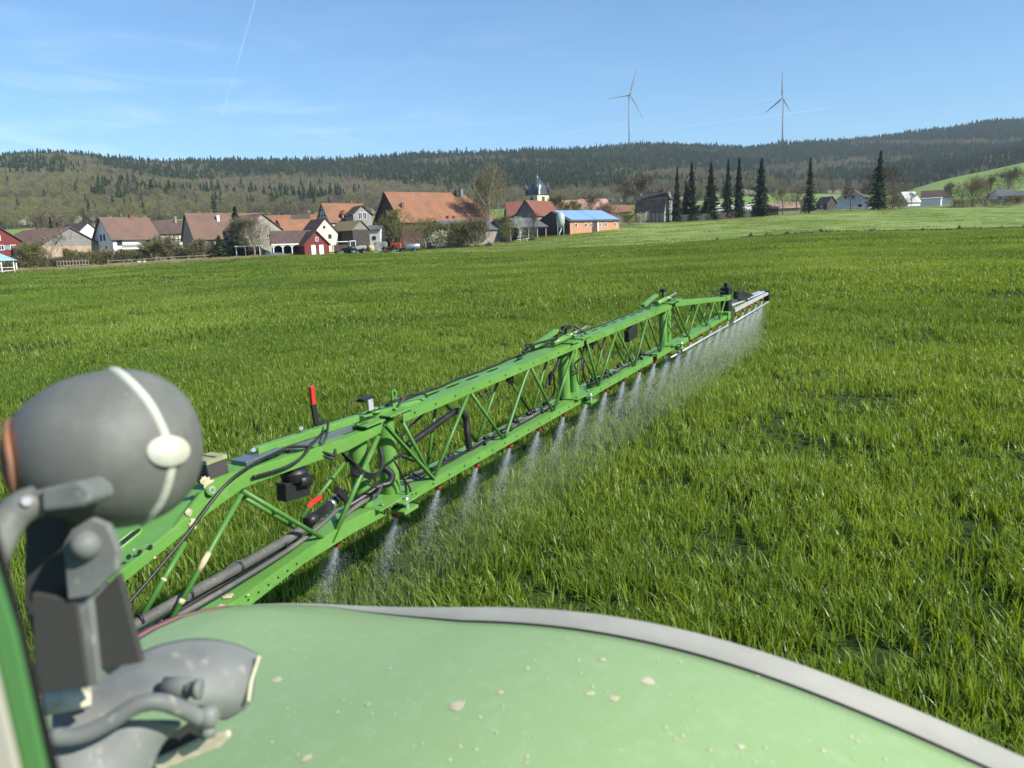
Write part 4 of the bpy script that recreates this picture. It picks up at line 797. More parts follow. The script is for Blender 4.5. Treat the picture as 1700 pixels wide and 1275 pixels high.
# ------------------------------------------------------------------ wind turbines
M['turb'] = mat('turbine_grey_white', (.2, .235, .29), .5, .3)
def turbine(px, base, hub, Y, blades_, rotrel, label):
    hp = at(px, hub, Y); x, y = hp[0], hp[1]; zb = Tz(x, y)-8; root = empty('wind_turbine', (x, y, zb), label, 'wind turbine', 'wind turbines on the ridge'); hz = hp[2]-zb
    b = MB(); b.tube([(0, 0, 0), (0, 0, hz*.5), (0, 0, hz-1.5)], [3.0, 2.5, 1.7], 20); b.build('tower', M['turb'], root)
    yw = rotrel; fx = Vector((math.sin(yw), -math.cos(yw), 0)); sx = Vector((math.cos(yw), math.sin(yw), 0))
    b = MB(); b.beam(Vector((0, 0, hz))+fx*4, Vector((0, 0, hz))-fx*9, 4.2, 4.4); b.build('nacelle', M['turb'], root, bevel=.5)
    b = MB(); b.tube([Vector((0, 0, hz))+fx*t for t in (4, 5.5, 7.2, 8)], [1.9, 2.1, 1.2, .2], 14); b.build('hub', M['turb'], root)
    for ang, L_ in blades_:
        d = Vector((0, 0, 1))*math.cos(ang)+sx*math.sin(ang); o = Vector((0, 0, hz))+fx*6; b = MB(); vs = []
        w_ = d.cross(fx)
        for t, c_ in ((0, 2.6), (.06, 2.8), (.18, 5.2), (.5, 3.4), (.85, 1.9), (1, .5)):
            q = o+d*(L_*t)
            for i, j in ((-.6, 0), (0, .2), (.4, 0), (0, -.2)): vs.append(q+w_*(c_*i)+fx*(c_*j)-fx*0)
        b.add(vs, [(4*k+i, 4*k+(i+1) % 4, 4*k+4+(i+1) % 4, 4*k+4+i) for k in range(5) for i in range(4)]+[(20, 21, 22, 23)], 0, True); b.build('blade', M['turb'], root)
turbine(1044.5, 236, 157, 1980, [(R(17), 72), (R(-102), 66), (R(147), 66)], R(25), 'left wind turbine, one blade pointing left, on the wooded ridge')
turbine(1301, 232, 163, 2050, [(R(-2), 72), (R(-122), 58), (R(118+30), 44)], R(-48), 'right wind turbine, one blade pointing straight up, on the wooded ridge')

# ------------------------------------------------------------------ farmyard things
def wheel(root, c, r, w, ax, tm='black', rm='w_white'):
    b = MB(); a = Vector(ax).normalized(); c = Vector(c); pr = [(-.5, .72), (-.5, .93), (-.35, 1), (.35, 1), (.5, .93), (.5, .72)]
    b.tube([c+a*(w*t) for t, _ in pr], [r*q for _, q in pr], 20, cap=True); t = b.build('wheel', M[tm], root)
    b = MB(); b.tube([c-a*(w*.5+.02), c+a*(w*.5+.02)], r*.6, 16); b.build('rim', M[rm], t)
M['tr_grey'] = mat('tractor_grey', (.28, .28, .27), .4, .5); M['bale'] = mat('straw_bale', (.45, .38, .2), .95, .05, noise=[(6, (.35, .28, .14), .45, .65)], bump=(12, .8, .05))
M['tank'] = mat('tank_metal', (.4, .48, .55), .25, .5, .7); M['plough'] = mat('blue_implement', (.06, .24, .42), .5, .4); M['red_mach'] = mat('red_machine', (.35, .07, .04), .5, .4, noise=[(3, (.2, .09, .06), .5, .7)])
# tractor
p = base_of(588, 421, 170); tr_ = empty('parked_tractor', p, 'grey tractor with front loader parked beside round bales', 'tractor', None, R(25))
b = MB(); b.box(.3, 2.4, -.4, .4, 1.0, 1.75); b.box(-.9, .4, -.45, .45, .8, 1.4); b.build('body', M['tr_grey'], tr_, bevel=.06)
b = MB(); b.box(-.95, .35, -.7, .7, 2.7, 2.85)
for x in (-.9, .3):
    for y in (-.66, .66): b.box(x-.05, x+.05, y-.05, y+.05, 1.4, 2.7)
cb = b.build('cab', M['w_white'], tr_); b = MB(); b.box(-.85, .25, -.6, .6, 1.42, 2.68); b.build('glass', M['glass'], cb)
for y in (-.85, .85): wheel(tr_, (-.5, y, .85), .88, .5, (0, 1, 0)); wheel(tr_, (1.95, y*.95, .62), .63, .4, (0, 1, 0))
for y in (-.62, .62): b = MB(); b.tube([(.2, y, 1.6), (1.6, y, 2.3), (2.9, y, 1.9), (3.3, y, 1.0)], .08, 6); b.build('loader_arm', M['gutter'], tr_)
b = MB(); b.box(3.1, 3.5, -1, 1, .5, 1.2); b.build('bucket', M['gutter'], tr_)
# trailer / shelter left of it
p = base_of(567, 420, 172); t2 = empty('farm_trailer', p, 'dark box trailer with pale frame left of the grey tractor', 'trailer', None, R(20))
b = MB(); b.box(-1.8, 1.8, -.9, .9, .7, 2.0); b.build('body', M['w_darkbrown'], t2); b = MB()
for x in (-1.8, 1.8):
    b.box(x-.06, x+.06, -.98, -.9, .6, 2.7)
b.box(-1.86, 1.86, -.98, -.9, 2.6, 2.75); b.build('frame', M['w_white'], t2)
for x in (-1, 1):
    for y in (-.8, .8): wheel(t2, (x, y, .42), .42, .25, (0, 1, 0))
for px, lb in ((603, 'round straw bale nearest to the grey tractor'), (616, 'round straw bale standing farther from the grey tractor')):
    p = base_of(px, 418, 178); b = MB(); b.tube([(-.62, 0, .78), (-.58, 0, .78), (.58, 0, .78), (.62, 0, .78)], [.72, .8, .8, .72], 22)
    tag(b.build('straw_bale', M['bale'], None, p), lb, 'bale', 'round straw bales in the farmyard').rotation_euler = (0, 0, R(-40 if px < 610 else 30))
p = base_of(640, 419, 180); b = MB(); b.box(-2.9, 2.9, -.2, .2, -1, 1.0); tag(b.build('silage_wall', M['concrete'], None, p, bevel=.03), 'low pale concrete wall beside the round bales', 'wall')
b_ = base_of(632, 410, 186); b = MB(); b.box(-1.6, 1.6, -.2, .2, -1, 2.0); tag(b.build('silage_wall', M['concrete'], None, b_, bevel=.03), 'short pale concrete wall between the bales and the great barn', 'wall')
# red sprayer
p = base_of(661, 419, 177); rs = empty('farm_implement', p, 'rusty red folded implement in front of the great barn gable', 'implement', None, R(-15)); g = random.Random(5)
b = MB(); b.box(-.9, .9, -.5, .5, .7, 2.0); b.build('tank', M['red_mach'], rs, bevel=.2)
b = MB()
for i in range(12):
    x = g.uniform(-1.6, 1.2); b.tube([(x, g.uniform(-.7, .7), g.uniform(.2, 1.2)), (x+g.uniform(-.9, .9), g.uniform(-.7, .7), g.uniform(1.5, 3.3))], .06, 5)
b.build('folded_frame', M['red_mach'], rs)
b = MB(); b.box(-1.3, 2.4, -.5, .5, .5, .7); b.build('chassis', M['gutter'], rs)
for y in (-.6, .6): wheel(rs, (.2, y, .45), .45, .25, (0, 1, 0))
p = base_of(686, 420, 176); tk = empty('tank_trailer', p, 'silver blue cylindrical tank trailer under the budding trees', 'trailer', None, R(8))
b = MB(); b.tube([(-1.75, 0, 1.15), (-1.6, 0, 1.15), (1.5, 0, 1.15), (1.65, 0, 1.15)], [.4, .66, .66, .4], 20); b.build('tank', M['tank'], tk)
b = MB(); b.box(-2.6, 1.6, -.3, .3, .35, .5); b.build('chassis', M['gutter'], tk)
for y in (-.75, .75): wheel(tk, (.3, y, .42), .42, .25, (0, 1, 0))
p = base_of(457, 427, 167); pg = empty('blue_plough', p, 'light blue plough with curved shares beside the arcade shed', 'plough', None, R(5)); b = MB()
b.beam((-2, 0, .9), (1.8, 0, .7), .16, .16); b.build('frame', M['plough'], pg)
for i in range(6):
    x = -1.8+i*.65; b = MB(); b.tube([(x, 0, .8), (x+.2, .1, .95), (x+.35, 0, .5), (x+.1, -.2, .05)], [.05, .07, .07, .05], 6); b.add([(x, -.1, .5), (x+.5, -.35, .45), (x+.45, -.3, .05), (x, -.05, 0), (x+.02, -.05, .5), (x+.5, -.3, .45), (x+.45, -.25, .05), (x, 0, 0)], [(0, 1, 2, 3), (7, 6, 5, 4), (0, 4, 5, 1), (1, 5, 6, 2), (2, 6, 7, 3), (3, 7, 4, 0)]); b.build('share', M['plough'], pg)
for i, (px, py, w_, lb, mt) in enumerate(((190, 436, 1.4, 'stack of white garden furniture left of the balcony bushes', 'w_white'), (201, 437, 1.6, 'white garden bench in the grass below the balcony', 'w_white'), (232, 436, .7, 'small white box in the grass below the balcony', 'w_white'), (240, 435, .6, 'second small white box, right of the other one', 'w_white'), (166, 441, 1.1, 'low weathered wooden crate at the field edge', 'w_gate'))):
    p = base_of(px, py, 160); o = empty('garden_bench' if 'bench' in lb or 'furn' in lb else 'storage_box', p, lb, 'bench' if w_ > 1.2 else 'box', None, R(10*i))
    b = MB(); b.box(-w_/2, w_/2, -.25, .25, .4, .5) if w_ > 1.2 else b.box(-w_/2, w_/2, -.3, .3, 0, .5); b.build('seat' if w_ > 1.2 else 'body', M[mt], o)
    if w_ > 1.2:
        b = MB(); b.box(-w_/2, w_/2, .22, .28, .5, .95); b.build('backrest', M[mt], o)
        for x in (-w_/2+.08, w_/2-.08): b = MB(); b.box(x-.05, x+.05, -.25, .25, 0, .4); b.build('leg', M[mt], o)
    else: b = MB(); b.box(-w_/2-.03, w_/2+.03, -.33, .33, .5, .56); b.build('lid', M[mt], o)
for k, (px, py, Y, w_, lb) in enumerate(((639, 421, 172, 2.6, 'heap of brushwood in front of the pale concrete wall'), (883, 396, 186, 2.2, 'dark heap of tyres and boards before the open fronted barn'), (812, 406, 181, 1.6, 'small stone heap below the right bush of the pair'))):
    p = base_of(px, py, Y); g = random.Random(k); b = MB()
    for i in range(60):
        a = g.uniform(0, 6.28); r_ = w_/2*g.random(); z = g.uniform(0, .9)*(1-r_/w_*1.6); q = Vector((math.cos(a)*r_, math.sin(a)*r_*.6, max(.05, z))); d = Vector((g.uniform(-1, 1), g.uniform(-1, 1), g.uniform(-.3, .4)))*.5; b.tube([q-d, q+d], .05 if k == 0 else .1, 4)
    tag(b.build('debris_heap', M['bark'] if k == 0 else M['gutter'] if k == 1 else M['stone'], None, p), lb, 'heap')
p = base_of(868, 396, 184); b = MB(); b.beam((-1.5, 0, .5), (1.5, .3, .8), .5, .12); b.tube([(-.5, 0, 0), (-.5, 0, .55)], .08, 6); b.tube([(1, .2, 0), (1, .2, .7)], .08, 6); tag(b.build('timber_stack', M['w_white'], None, p), 'pale long board lying on two stubs before the open fronted barn', 'board')

# ------------------------------------------------------------------ sprayer boom
BAZ, BEL = R(29.75), R(2.75)
BP = np.array([-.5321, 5.0545, -1.5790])
BU = np.array([math.sin(BAZ)*math.cos(BEL), math.cos(BAZ)*math.cos(BEL), math.sin(BEL)]); BN = np.array([math.cos(BAZ), -math.sin(BAZ), 0]); BW = np.cross(BN, BU)
O_ = BP+EYE+BU*3                                     # origin of the boom (its empty)
gz0 = O_.copy(); gz0[2] = Tz(O_[0], O_[1])
def Q(s, n, w): return Vector(BP+EYE+BU*s+BN*n+BW*w-gz0)
def QI(px, py, n):
    d = vray(px, py); t = (BP@BN+n)/(d@BN); q = d*t-BP; return float(q@BU), n, float(q@BW)
def QP(px, py, n): return Q(*QI(px, py, n))
boom = empty('sprayer_boom', gz0, 'long green lattice sprayer boom stretched out over the wheat', 'sprayer boom')
def qbox(b, s0, s1, n0, n1, w0, w1, mi=0, W0=None, W1=None):
    """box in boom coordinates; (w0,w1) at s0 and (W0,W1) at s1"""
    W0 = w0 if W0 is None else W0; W1 = w1 if W1 is None else W1
    vs = [Q(s0, n0, w0), Q(s0, n1, w0), Q(s0, n1, w1), Q(s0, n0, w1), Q(s1, n0, W0), Q(s1, n1, W0), Q(s1, n1, W1), Q(s1, n0, W1)]
    b.add(vs, [(0, 1, 2, 3), (7, 6, 5, 4), (0, 4, 5, 1), (1, 5, 6, 2), (2, 6, 7, 3), (3, 7, 4, 0)], mi)
def slot_plate(b, s0, s1, n0, n1, w, th, slots, mi=0):
    """flat plate with rounded slots cut through it: slots = (sa, sb, n centre, half width)"""
    bm = bmesh.new(); es = []
    def loop(pts):
        vs = [bm.verts.new((x, y, 0)) for x, y in pts]
        for i in range(len(vs)): es.append(bm.edges.new((vs[i], vs[(i+1) % len(vs)])))
    loop([(s0, n0), (s1, n0), (s1, n1), (s0, n1)])
    for sa, sb, nc, hw in slots:
        pts = []
        for k in range(7): a = -math.pi/2+math.pi*k/6; pts.append((sb-hw+hw*math.cos(a), nc+hw*math.sin(a)))
        for k in range(7): a = math.pi/2+math.pi*k/6; pts.append((sa+hw+hw*math.cos(a), nc+hw*math.sin(a)))
        loop(pts)
    bmesh.ops.triangle_fill(bm, use_beauty=True, use_dissolve=False, edges=es); bm.verts.index_update()
    vs = [v.co.copy() for v in bm.verts]; fs = [tuple(v.index for v in f.verts) for f in bm.faces]; be = [(e.verts[0].index, e.verts[1].index) for e in bm.edges if len(e.link_faces) == 1]; bm.free()
    n = len(vs); V = [Q(v.x, v.y, w) for v in vs]+[Q(v.x, v.y, w-th) for v in vs]
    b.add(V, fs+[tuple(i+n for i in reversed(f)) for f in fs]+[(a, c, c+n, a+n) for a, c in be], mi)
def holes(b, s0, s1, step, n, w, r=.008):
    s_ = s0
    while s_ < s1:
        c = Q(s_, n+.0012, w); b.tube([c, Q(s_, n+.003, w)], r, 8, 1); s_ += step
def beam_part(name, s0, s1, n0, n1, w0, w1, slots=(), hs=None):
    b = MB(); t = .006
    slot_plate(b, s0, s1, n0, n1, w1, t, slots)
    qbox(b, s0, s1, n1-t, n1+.001, w0, w1-t-.0005); qbox(b, s0, s1, n0-.001, n0+t, w0, w1-t-.0005)
    qbox(b, s0, s1, n1-.03, n1-t-.001, w0+.001, w0+t); qbox(b, s0, s1, n0+t+.001, n0+.03, w0+.001, w0+t)
    if hs: holes(b, s0+.12, s1-.1, hs, n1, (w0+w1)/2)
    return b.build(name, [M['paint'], M['black']], boom)
UW0, UW1, LW0, LW1, NF, NR = .57, .632, .055, .115, .1, -.1
beam_part('upper_beam', -.44, 2.28, NR, NF, UW0, UW1, [(-.30, -.13, -.02, .022), (-.05, .12, -.02, .022), (.2, .37, -.02, .022), (.46, .63, -.02, .022), (.75, .92, -.02, .022), (1.15, 1.32, -.02, .02)], .23)
beam_part('lower_beam', -.5, 2.2, NR, NF, LW0, LW1, [(-.2, -.05, -.04, .02), (.5, .65, -.06, .02)], .19)
beam_part('upper_beam', 2.34, 4.86, NR, NF, UW0, UW1, [(2.45+i*.26, 2.6+i*.26, -.02, .022) for i in range(8)], .3)
beam_part('lower_beam', 2.26, 4.15, NR, NF, LW0, LW1, [], .24)
beam_part('lower_beam', 4.3, 5.05, NR+.03, NF+.0, LW0, LW1, [], None)
b = MB(); qbox(b, 5.08, 7.55, -.08, .08, .56, .632, 0, .33, .385); qbox(b, 7.55, 7.8, -.09, .09, .32, .39); b.build('upper_beam', M['paint'], boom, bevel=.006)
for s0, s1 in ((5.08, 5.6), (5.68, 6.62), (6.66, 7.6)): b = MB(); qbox(b, s0, s1, -.07, .08, LW0-.01, LW1-.015); b.build('lower_beam', M['paint'], boom, bevel=.005)
b = MB(); qbox(b, 7.6, 7.75, -.1, .1, LW0-.03, LW1+.03); b.build('tip_plate', M['paint'], boom, bevel=.006)
# --- braces
def brace(a, c, r=.012, mid=None, m_='paint_in'):
    b = MB(); pts = [Q(*a), Q(*c)] if mid is None else spline([Q(*a), Q(*mid), Q(*c)], 6); b.tube(pts, r, 10); b.build('brace', M[m_], boom)
def zig(nodes, n, r=.012):
    for i in range(len(nodes)-1):
        (s0, t0), (s1, t1) = nodes[i], nodes[i+1]; wa = (UW0+.002) if t0 else (LW1-.002); wb_ = (UW0+.002) if t1 else (LW1-.002)
        brace((s0+.012, n, wa), (s1-.012, n, wb_), r)
zig([(-.44, 1), (-.16, 0), (.35, 1), (.78, 0)], .082); brace((.8, .082, LW1), (1.24, .082, UW0), .013, (1.1, .082, .44)); zig([(1.26, 1), (1.63, 0), (2.12, 1)], .082)
zig([(-.4, 1), (.0, 0), (.2, 1), (.66, 0), (1.1, 1), (1.55, 0), (1.95, 1)], -.085)
zig([(2.38, 1), (2.62, 0), (3.14, 1), (3.6, 0), (4.06, 1), (4.45, 0), (4.8, 1)], .082)
zig([(2.5, 1), (2.9, 0), (3.3, 1), (3.75, 0), (4.2, 1), (4.6, 0)], -.085)
def uw4(s): return .56+(.33-.56)*(s-5.08)/(7.55-5.08)
nd = [(5.12, 1), (5.6, 0), (6.1, 1), (6.5, 0), (6.9, 1), (7.2, 0), (7.5, 1)]
for n_, sh in ((.07, 0), (-.07, .22)):
    for (s0, t0), (s1, t1) in zip(nd[:-1], nd[1:]):
        s0 += sh; s1 += sh
        if s1 > 7.7: continue
        brace((s0, n_, uw4(s0) if t0 else LW1-.01), (s1, n_, uw4(s1) if t1 else LW1-.01), .012)
# --- hinge posts (vertical cylinders between the sections)
def post(s, n, r, w0=.1, w1=.6, m_='paint', name='hinge_post'):
    b = MB(); b.tube([Q(s, n, w0), Q(s, n, w0+.01), Q(s, n, w1-.01), Q(s, n, w1)], [r*.97, r, r, r*.97], 24); b.build(name, M[m_], boom)
post(-.74, -.02, .058); post(-.5, .0, .06); post(2.08, -.02, .052); post(2.3, -.03, .052); post(4.88, -.02, .05); post(5.06, -.02, .042)
for s in (-.61, 2.19, 4.97):
    b = MB()
    qbox(b, s-.2, s-.03, -.13, .13, UW1+.004, UW1+.014); qbox(b, s+.03, s+.26, -.12, .12, UW1+.004, UW1+.014)
    b.build('hinge_plate', M['paint'], boom, bevel=.003)
    b = MB(); b.tube([Q(s, .03, UW1-.03), Q(s, .03, UW1+.07)], .022, 14); b.tube([Q(s, .03, UW1+.04), Q(s, .03, UW1+.055)], .04, 14); b.tube([Q(s-.1, -.05, UW1+.014), Q(s-.1, -.05, UW1+.03)], .018, 6); b.tube([Q(s+.16, .06, UW1+.014), Q(s+.16, .06, UW1+.028)], .016, 6); b.build('hinge_pin', M['paint'], boom)
    # bracing ring plate at the bottom hinge
    b = MB(); qbox(b, s-.17, s+.2, -.1, .14, LW1+.002, LW1+.012); qbox(b, s-.02, s+.12, .1, .2, LW0-.01, LW0+.012); qbox(b, s-.02, s+.12, .1, .2, LW1-.006, LW1+.006); b.build('hinge_plate', M['paint'], boom, bevel=.003)
    b = MB(); b.tube([Q(s+.05, .165, LW0-.05), Q(s+.05, .165, LW1+.02)], .014, 10); b.build('hinge_bolt', M['steel'], boom)
    for ds, dn in ((-.12, .0), (-.1, .1), (.12, .02), (.14, .1)):
        b = MB(); b.tube([Q(s+ds, dn, LW1+.01), Q(s+ds, dn, LW1+.024)], .014, 6); b.build('bolt', M['paint'], boom)
# lifting eye on top of the first hinge
ex = QI(655, 668, .03); b = MB()
for k in range(12):
    a = 2*math.pi*k/12; a2 = 2*math.pi*(k+1)/12
    b.beam(Q(ex[0]+.02*math.cos(a), .03, ex[2]+.05+.028*math.sin(a)), Q(ex[0]+.02*math.cos(a2), .03, ex[2]+.05+.028*math.sin(a2)), .012, .012, tuple(BN))
qbox(b, ex[0]-.025, ex[0]+.025, .025, .035, ex[2]-.05, ex[2]+.03); b.build('lifting_eye', M['paint'], boom)
# --- inner section, kinked down towards the machine
def ribbon(b, pts_top, pts_low, n0, n1, mi=0):
    """closed box swept along matching (s,w) polylines between n0 and n1"""
    k = len(pts_top); vs = []
    for (s, w), (s2, w2) in zip(pts_top, pts_low): vs += [Q(s, n1, w), Q(s2, n1, w2), Q(s2, n0, w2), Q(s, n0, w)]
    fs = [(4*i+j, 4*i+(j+1) % 4, 4*i+4+(j+1) % 4, 4*i+4+j) for i in range(k-1) for j in range(4)]+[(0, 3, 2, 1), (4*k-4, 4*k-3, 4*k-2, 4*k-1)]; b.add(vs, fs, mi)
def sw(px, py, n=NF): q = QI(px, py, n); return (q[0], q[2])
b = MB(); tp = [sw(180, 967), sw(289, 877), sw(335, 838), sw(398, 794), sw(415, 779), sw(580, 727), sw(637, 700)]; lo_ = [sw(188, 982), sw(300, 891), sw(348, 851), sw(404, 811), sw(430, 800), sw(580, 747), sw(632, 719)]
ribbon(b, tp, lo_, NF-.008, NF)
b.build('inner_front_plate', M['paint'], boom, bevel=.002)
# top plates
b = MB(); k = [(tp[0], -.24), (tp[1], -.23), (tp[2], -.1), (tp[3], -.08), (tp[4], -.1), (tp[5], -.1), (tp[6], -.1)]
vs = []
for (s, w), nr in k: vs += [Q(s, nr, w), Q(s, NF-.009, w), Q(s, NF-.009, w-.008), Q(s, nr, w-.008)]
b.add(vs, [(4*i+j, 4*i+(j+1) % 4, 4*i+4+(j+1) % 4, 4*i+4+j) for i in range(len(k)-1) for j in range(4)]+[(3, 2, 1, 0), (24, 25, 26, 27)]); b.build('inner_top_plate', M['paint'], boom, bevel=.002)
# rounded slot with raised rim in the inner plate
sl_a, sl_b = QI(222, 906, -.07), QI(263, 876, -.07)
def onplate(s):  # height of the inner plate at s
    a, c = tp[0], tp[1]; t = (s-a[0])/(c[0]-a[0]); return a[1]+(c[1]-a[1])*t
sa = tp[0][0]+(tp[1][0]-tp[0][0])*.32; sb_ = tp[0][0]+(tp[1][0]-tp[0][0])*.86; b = MB(); pts = []
for kk in range(9): a = -math.pi/2+math.pi*kk/8; pts.append((sb_-.028+.028*math.cos(a), -.07+.026*math.sin(a)))
for kk in range(9): a = math.pi/2+math.pi*kk/8; pts.append((sa+.028+.028*math.cos(a), -.07+.026*math.sin(a)))
b.add([Q(x, y, onplate(x)+.002) for x, y in pts]+[Q(x, y, onplate(x)+.0035) for x, y in pts], [tuple(range(18, 36)), tuple(reversed(range(18)))]+[(i, (i+1) % 18, (i+1) % 18+18, i+18) for i in range(18)]); b.build('slot_opening', M['black'], boom)
b = MB(); b.tube([Q(x*1.0, y, onplate(x)+.004) for x, y in pts+pts[:1]], .006, 8, cap=False); b.build('slot_rim', M['paint'], boom)
b = MB(); holes(b, tp[0][0]+.1, tp[0][0]+.2, .05, NF, (tp[0][1]+lo_[0][1])/2+.09, .012); b.build('bolt_hole', M['black'], boom)
# gusset rising to the joint bracket
b = MB(); g1 = [sw(289, 877), sw(300, 862), sw(352, 797), sw(400, 780), sw(415, 779), sw(396, 795), sw(335, 838)]; n = len(g1)
b.add([Q(s, .098, w) for s, w in g1]+[Q(s, .084, w) for s, w in g1], [tuple(range(n)), tuple(range(2*n-1, n-1, -1))]+[(i, i+n, (i+1) % n+n, (i+1) % n) for i in range(n)]); b.build('gusset_plate', M['paint'], boom)
for px_c, py_c, r_ in ((347, 812, .022),):
    s, n_, w = QI(px_c, py_c, .1); b = MB(); b.tube([Q(s, .09, w), Q(s, .12, w)], r_*1.2, 18); b.tube([Q(s, .12, w), Q(s, .123, w)], r_*.8, 14, 1); b.tube([Q(s, .123, w), Q(s, .126, w)], r_*.4, 10); b.build('pin_boss', [M['paint'], M['white_al']], boom)
M['olive'] = mat('dusty_olive', (.26, .27, .14), .8, .1, noise=[(30, (.38, .34, .22), .5, .7)]); jb = QI(350, 776, 0); b = MB()
b.add([Q(jb[0]-.05, -.05, jb[2]-.07), Q(jb[0]+.06, -.05, jb[2]-.05), Q(jb[0]+.06, -.05, jb[2]+.03), Q(jb[0]-.0, -.05, jb[2]+.06), Q(jb[0]-.06, -.05, jb[2]+.03), Q(jb[0]-.05, .05, jb[2]-.07), Q(jb[0]+.06, .05, jb[2]-.05), Q(jb[0]+.06, .05, jb[2]+.03), Q(jb[0]-.0, .05, jb[2]+.06), Q(jb[0]-.06, .05, jb[2]+.03)],
      [(0, 1, 2, 3, 4), (9, 8, 7, 6, 5)]+[(i, i+5, (i+1) % 5+5, (i+1) % 5) for i in range(5)]); b.build('joint_block', M['gutter'], boom, bevel=.008); b = MB(); b.add([Q(jb[0]+i*.062, j*.055, jb[2]+.045+.02*(i == 0)) for j in (-1, 1) for i in (-1, -.2, .9)], [(0, 1, 4, 3), (1, 2, 5, 4)]); o = b.build('joint_cap', M['olive'], boom); s = o.modifiers.new('solid', 'SOLIDIFY'); s.thickness = .02; s.offset = 0
# raised linkage bar above the inner section
def bar_px(name, a, c, n, hgt, wid, m_, bev=.004):
    b = MB(); b.beam(QP(*a, n), QP(*c, n), wid, hgt, tuple(BW)); o = b.build(name, M[m_], boom, bevel=bev); return o
bar_px('linkage_bar', (424, 749), (652, 676), -.02, .04, .05, 'paint')
bar_px('linkage_bar', (600, 694), (700, 664), .02, .03, .04, 'paint')
bar_px('linkage_cylinder', (455, 756), (640, 692), .0, .045, .045, 'steel_blue')
bar_px('cylinder_rod', (560, 706), (610, 688), -.06, .014, .014, 'steel')
b = MB(); a_ = QP(438, 762, 0); c_ = QP(452, 752, .02); b.tube([a_, c_], .022, 12); b.build('cylinder_end', M['paint'], boom)
b = MB(); s1_, _, w1_ = QI(403, 762, -.02)
qbox(b, s1_-.04, s1_+.2, -.06, .05, w1_-.02, w1_+.005); b.build('shaded_bracket', M['steel_blue'], boom, bevel=.004)
for (px, py) in ((421, 747), (500, 711)): b = MB(); b.tube([QP(px, py, -.05), QP(px, py, .0)], .012, 8); b.build('bolt', M['steel'], boom)
# inner lower beam
lt = [sw(195, 1118), sw(400, 993), sw(500, 921), sw(575, 868), sw(620, 846)]; ll = [sw(215, 1130), sw(410, 1010), sw(505, 936), sw(585, 886), sw(640, 856)]
b = MB(); ribbon(b, lt, ll, NF-.008, NF); b.build('inner_lower_front', M['paint'], boom, bevel=.002)
b = MB(); vs = []
for s, w in lt: vs += [Q(s, -.12, w), Q(s, NF-.009, w), Q(s, NF-.009, w-.008), Q(s, -.12, w-.008)]
b.add(vs, [(4*i+j, 4*i+(j+1) % 4, 4*i+4+(j+1) % 4, 4*i+4+j) for i in range(len(lt)-1) for j in range(4)]+[(3, 2, 1, 0), (16, 17, 18, 19)]); b.build('inner_lower_top', M['paint'], boom, bevel=.002)
b = MB()
for i in range(6):
    t = (i+.6)/6.2; s = lt[1][0]+(lt[2][0]-lt[1][0])*t; w = (lt[1][1]+(lt[2][1]-lt[1][1])*t+ll[1][1]+(ll[2][1]-ll[1][1])*t)/2; b.tube([Q(s, NF+.001, w), Q(s, NF+.003, w)], .006, 8)
b.build('bolt_hole', M['black'], boom)
# inner braces, straight from the picture on their planes
for a, c, n_, r_ in (((402, 818), (285, 1028), .07, .013), ((308, 900), (238, 1020), -.02, .013), ((402, 814), (548, 901), .08, .012), ((398, 822), (500, 882), -.06, .012), ((628, 724), (550, 900), .088, .015), ((590, 745), (500, 860), -.08, .012)):
    b = MB(); b.tube([QP(*a, n_), QP(*c, n_)], r_, 12); b.build('brace', M['paint_in'], boom)
b = MB(); b.beam(QP(640, 706, .1), QP(720, 795, .1), .014, .03, tuple(BN)); b.build('flat_brace', M['paint_in'], boom)
# --- hoses
def hose(pts, r, m_='rubber', name='hose', n=8, seg=8):
    b = MB(); P3 = [QP(*p[:2], p[2]) for p in pts]; b.tube(spline(P3, seg), r, n); return b.build(name, M[m_], boom)
h1 = hose([(190, 1055, .0), (225, 1037, .0), (330, 978, .0), (400, 940, .0), (480, 893, .0), (530, 858, .0)], .026, 'hose_grey', n=16)
for px, py in ((229, 1030), (312, 986), (396, 943), (468, 904)):
    a, c = QP(px, py, .0), QP(px+4, py-2, .0); b = MB(); b.tube([a, a+(c-a).normalized()*.012], .03, 14); b.build('hose_clamp', M['black'], h1)
hose([(240, 1050, .05), (300, 1020, .05), (400, 962, .05), (480, 912, .05), (530, 874, .05), (560, 846, .04)], .013, 'hose_grey', n=12)
hose([(260, 1036, -.03), (400, 952, -.03), (500, 892, -.03)], .012, 'rubber')
hose([(375, 946, -.04), (392, 935, -.05), (440, 915, -.04), (500, 880, -.03)], .009, 'hose_grey')
hose([(575, 842, .0), (600, 827, .03), (628, 808, .07), (646, 802, .1), (650, 788, .1), (638, 776, .07)], .022, 'rubber', n=14)
hose([(560, 868, .04), (580, 850, .04), (600, 835, .05), (625, 822, .05)], .014, 'hose_grey', n=10)
hose([(675, 740, .0), (700, 722, .0), (735, 697, .0), (760, 682, .0), (773, 694, .0), (776, 722, .02), (779, 744, .03)], .024, 'rubber', n=16)
for k in range(4): hose([(562+k*3, 746+k*4, .05), (588+k*2, 768+k*4, .09), (608, 784+k*3, .1), (624, 786+k*2, .1), (636-k, 774+k, .1), (637-k, 756, .09), (631, 742, .07)], .0055, 'rubber')
hose([(180, 1040, .13), (300, 900, .13), (372, 808, .13), (420, 771, .11), (462, 750, .08), (478, 742, .06)], .0075, 'rubber')
hose([(488, 752, .05), (520, 752, .08), (540, 728, .08), (545, 700, .04)], .007, 'rubber')
hose([(420, 792, .12), (470, 777, .125), (500, 760, .12), (520, 735, .1), (540, 715, .05)], .008, 'rubber')
hose([(478, 742, .06), (510, 742, .07), (540, 752, .1), (556, 756, .12), (556, 746, .1)], .008, 'rubber')
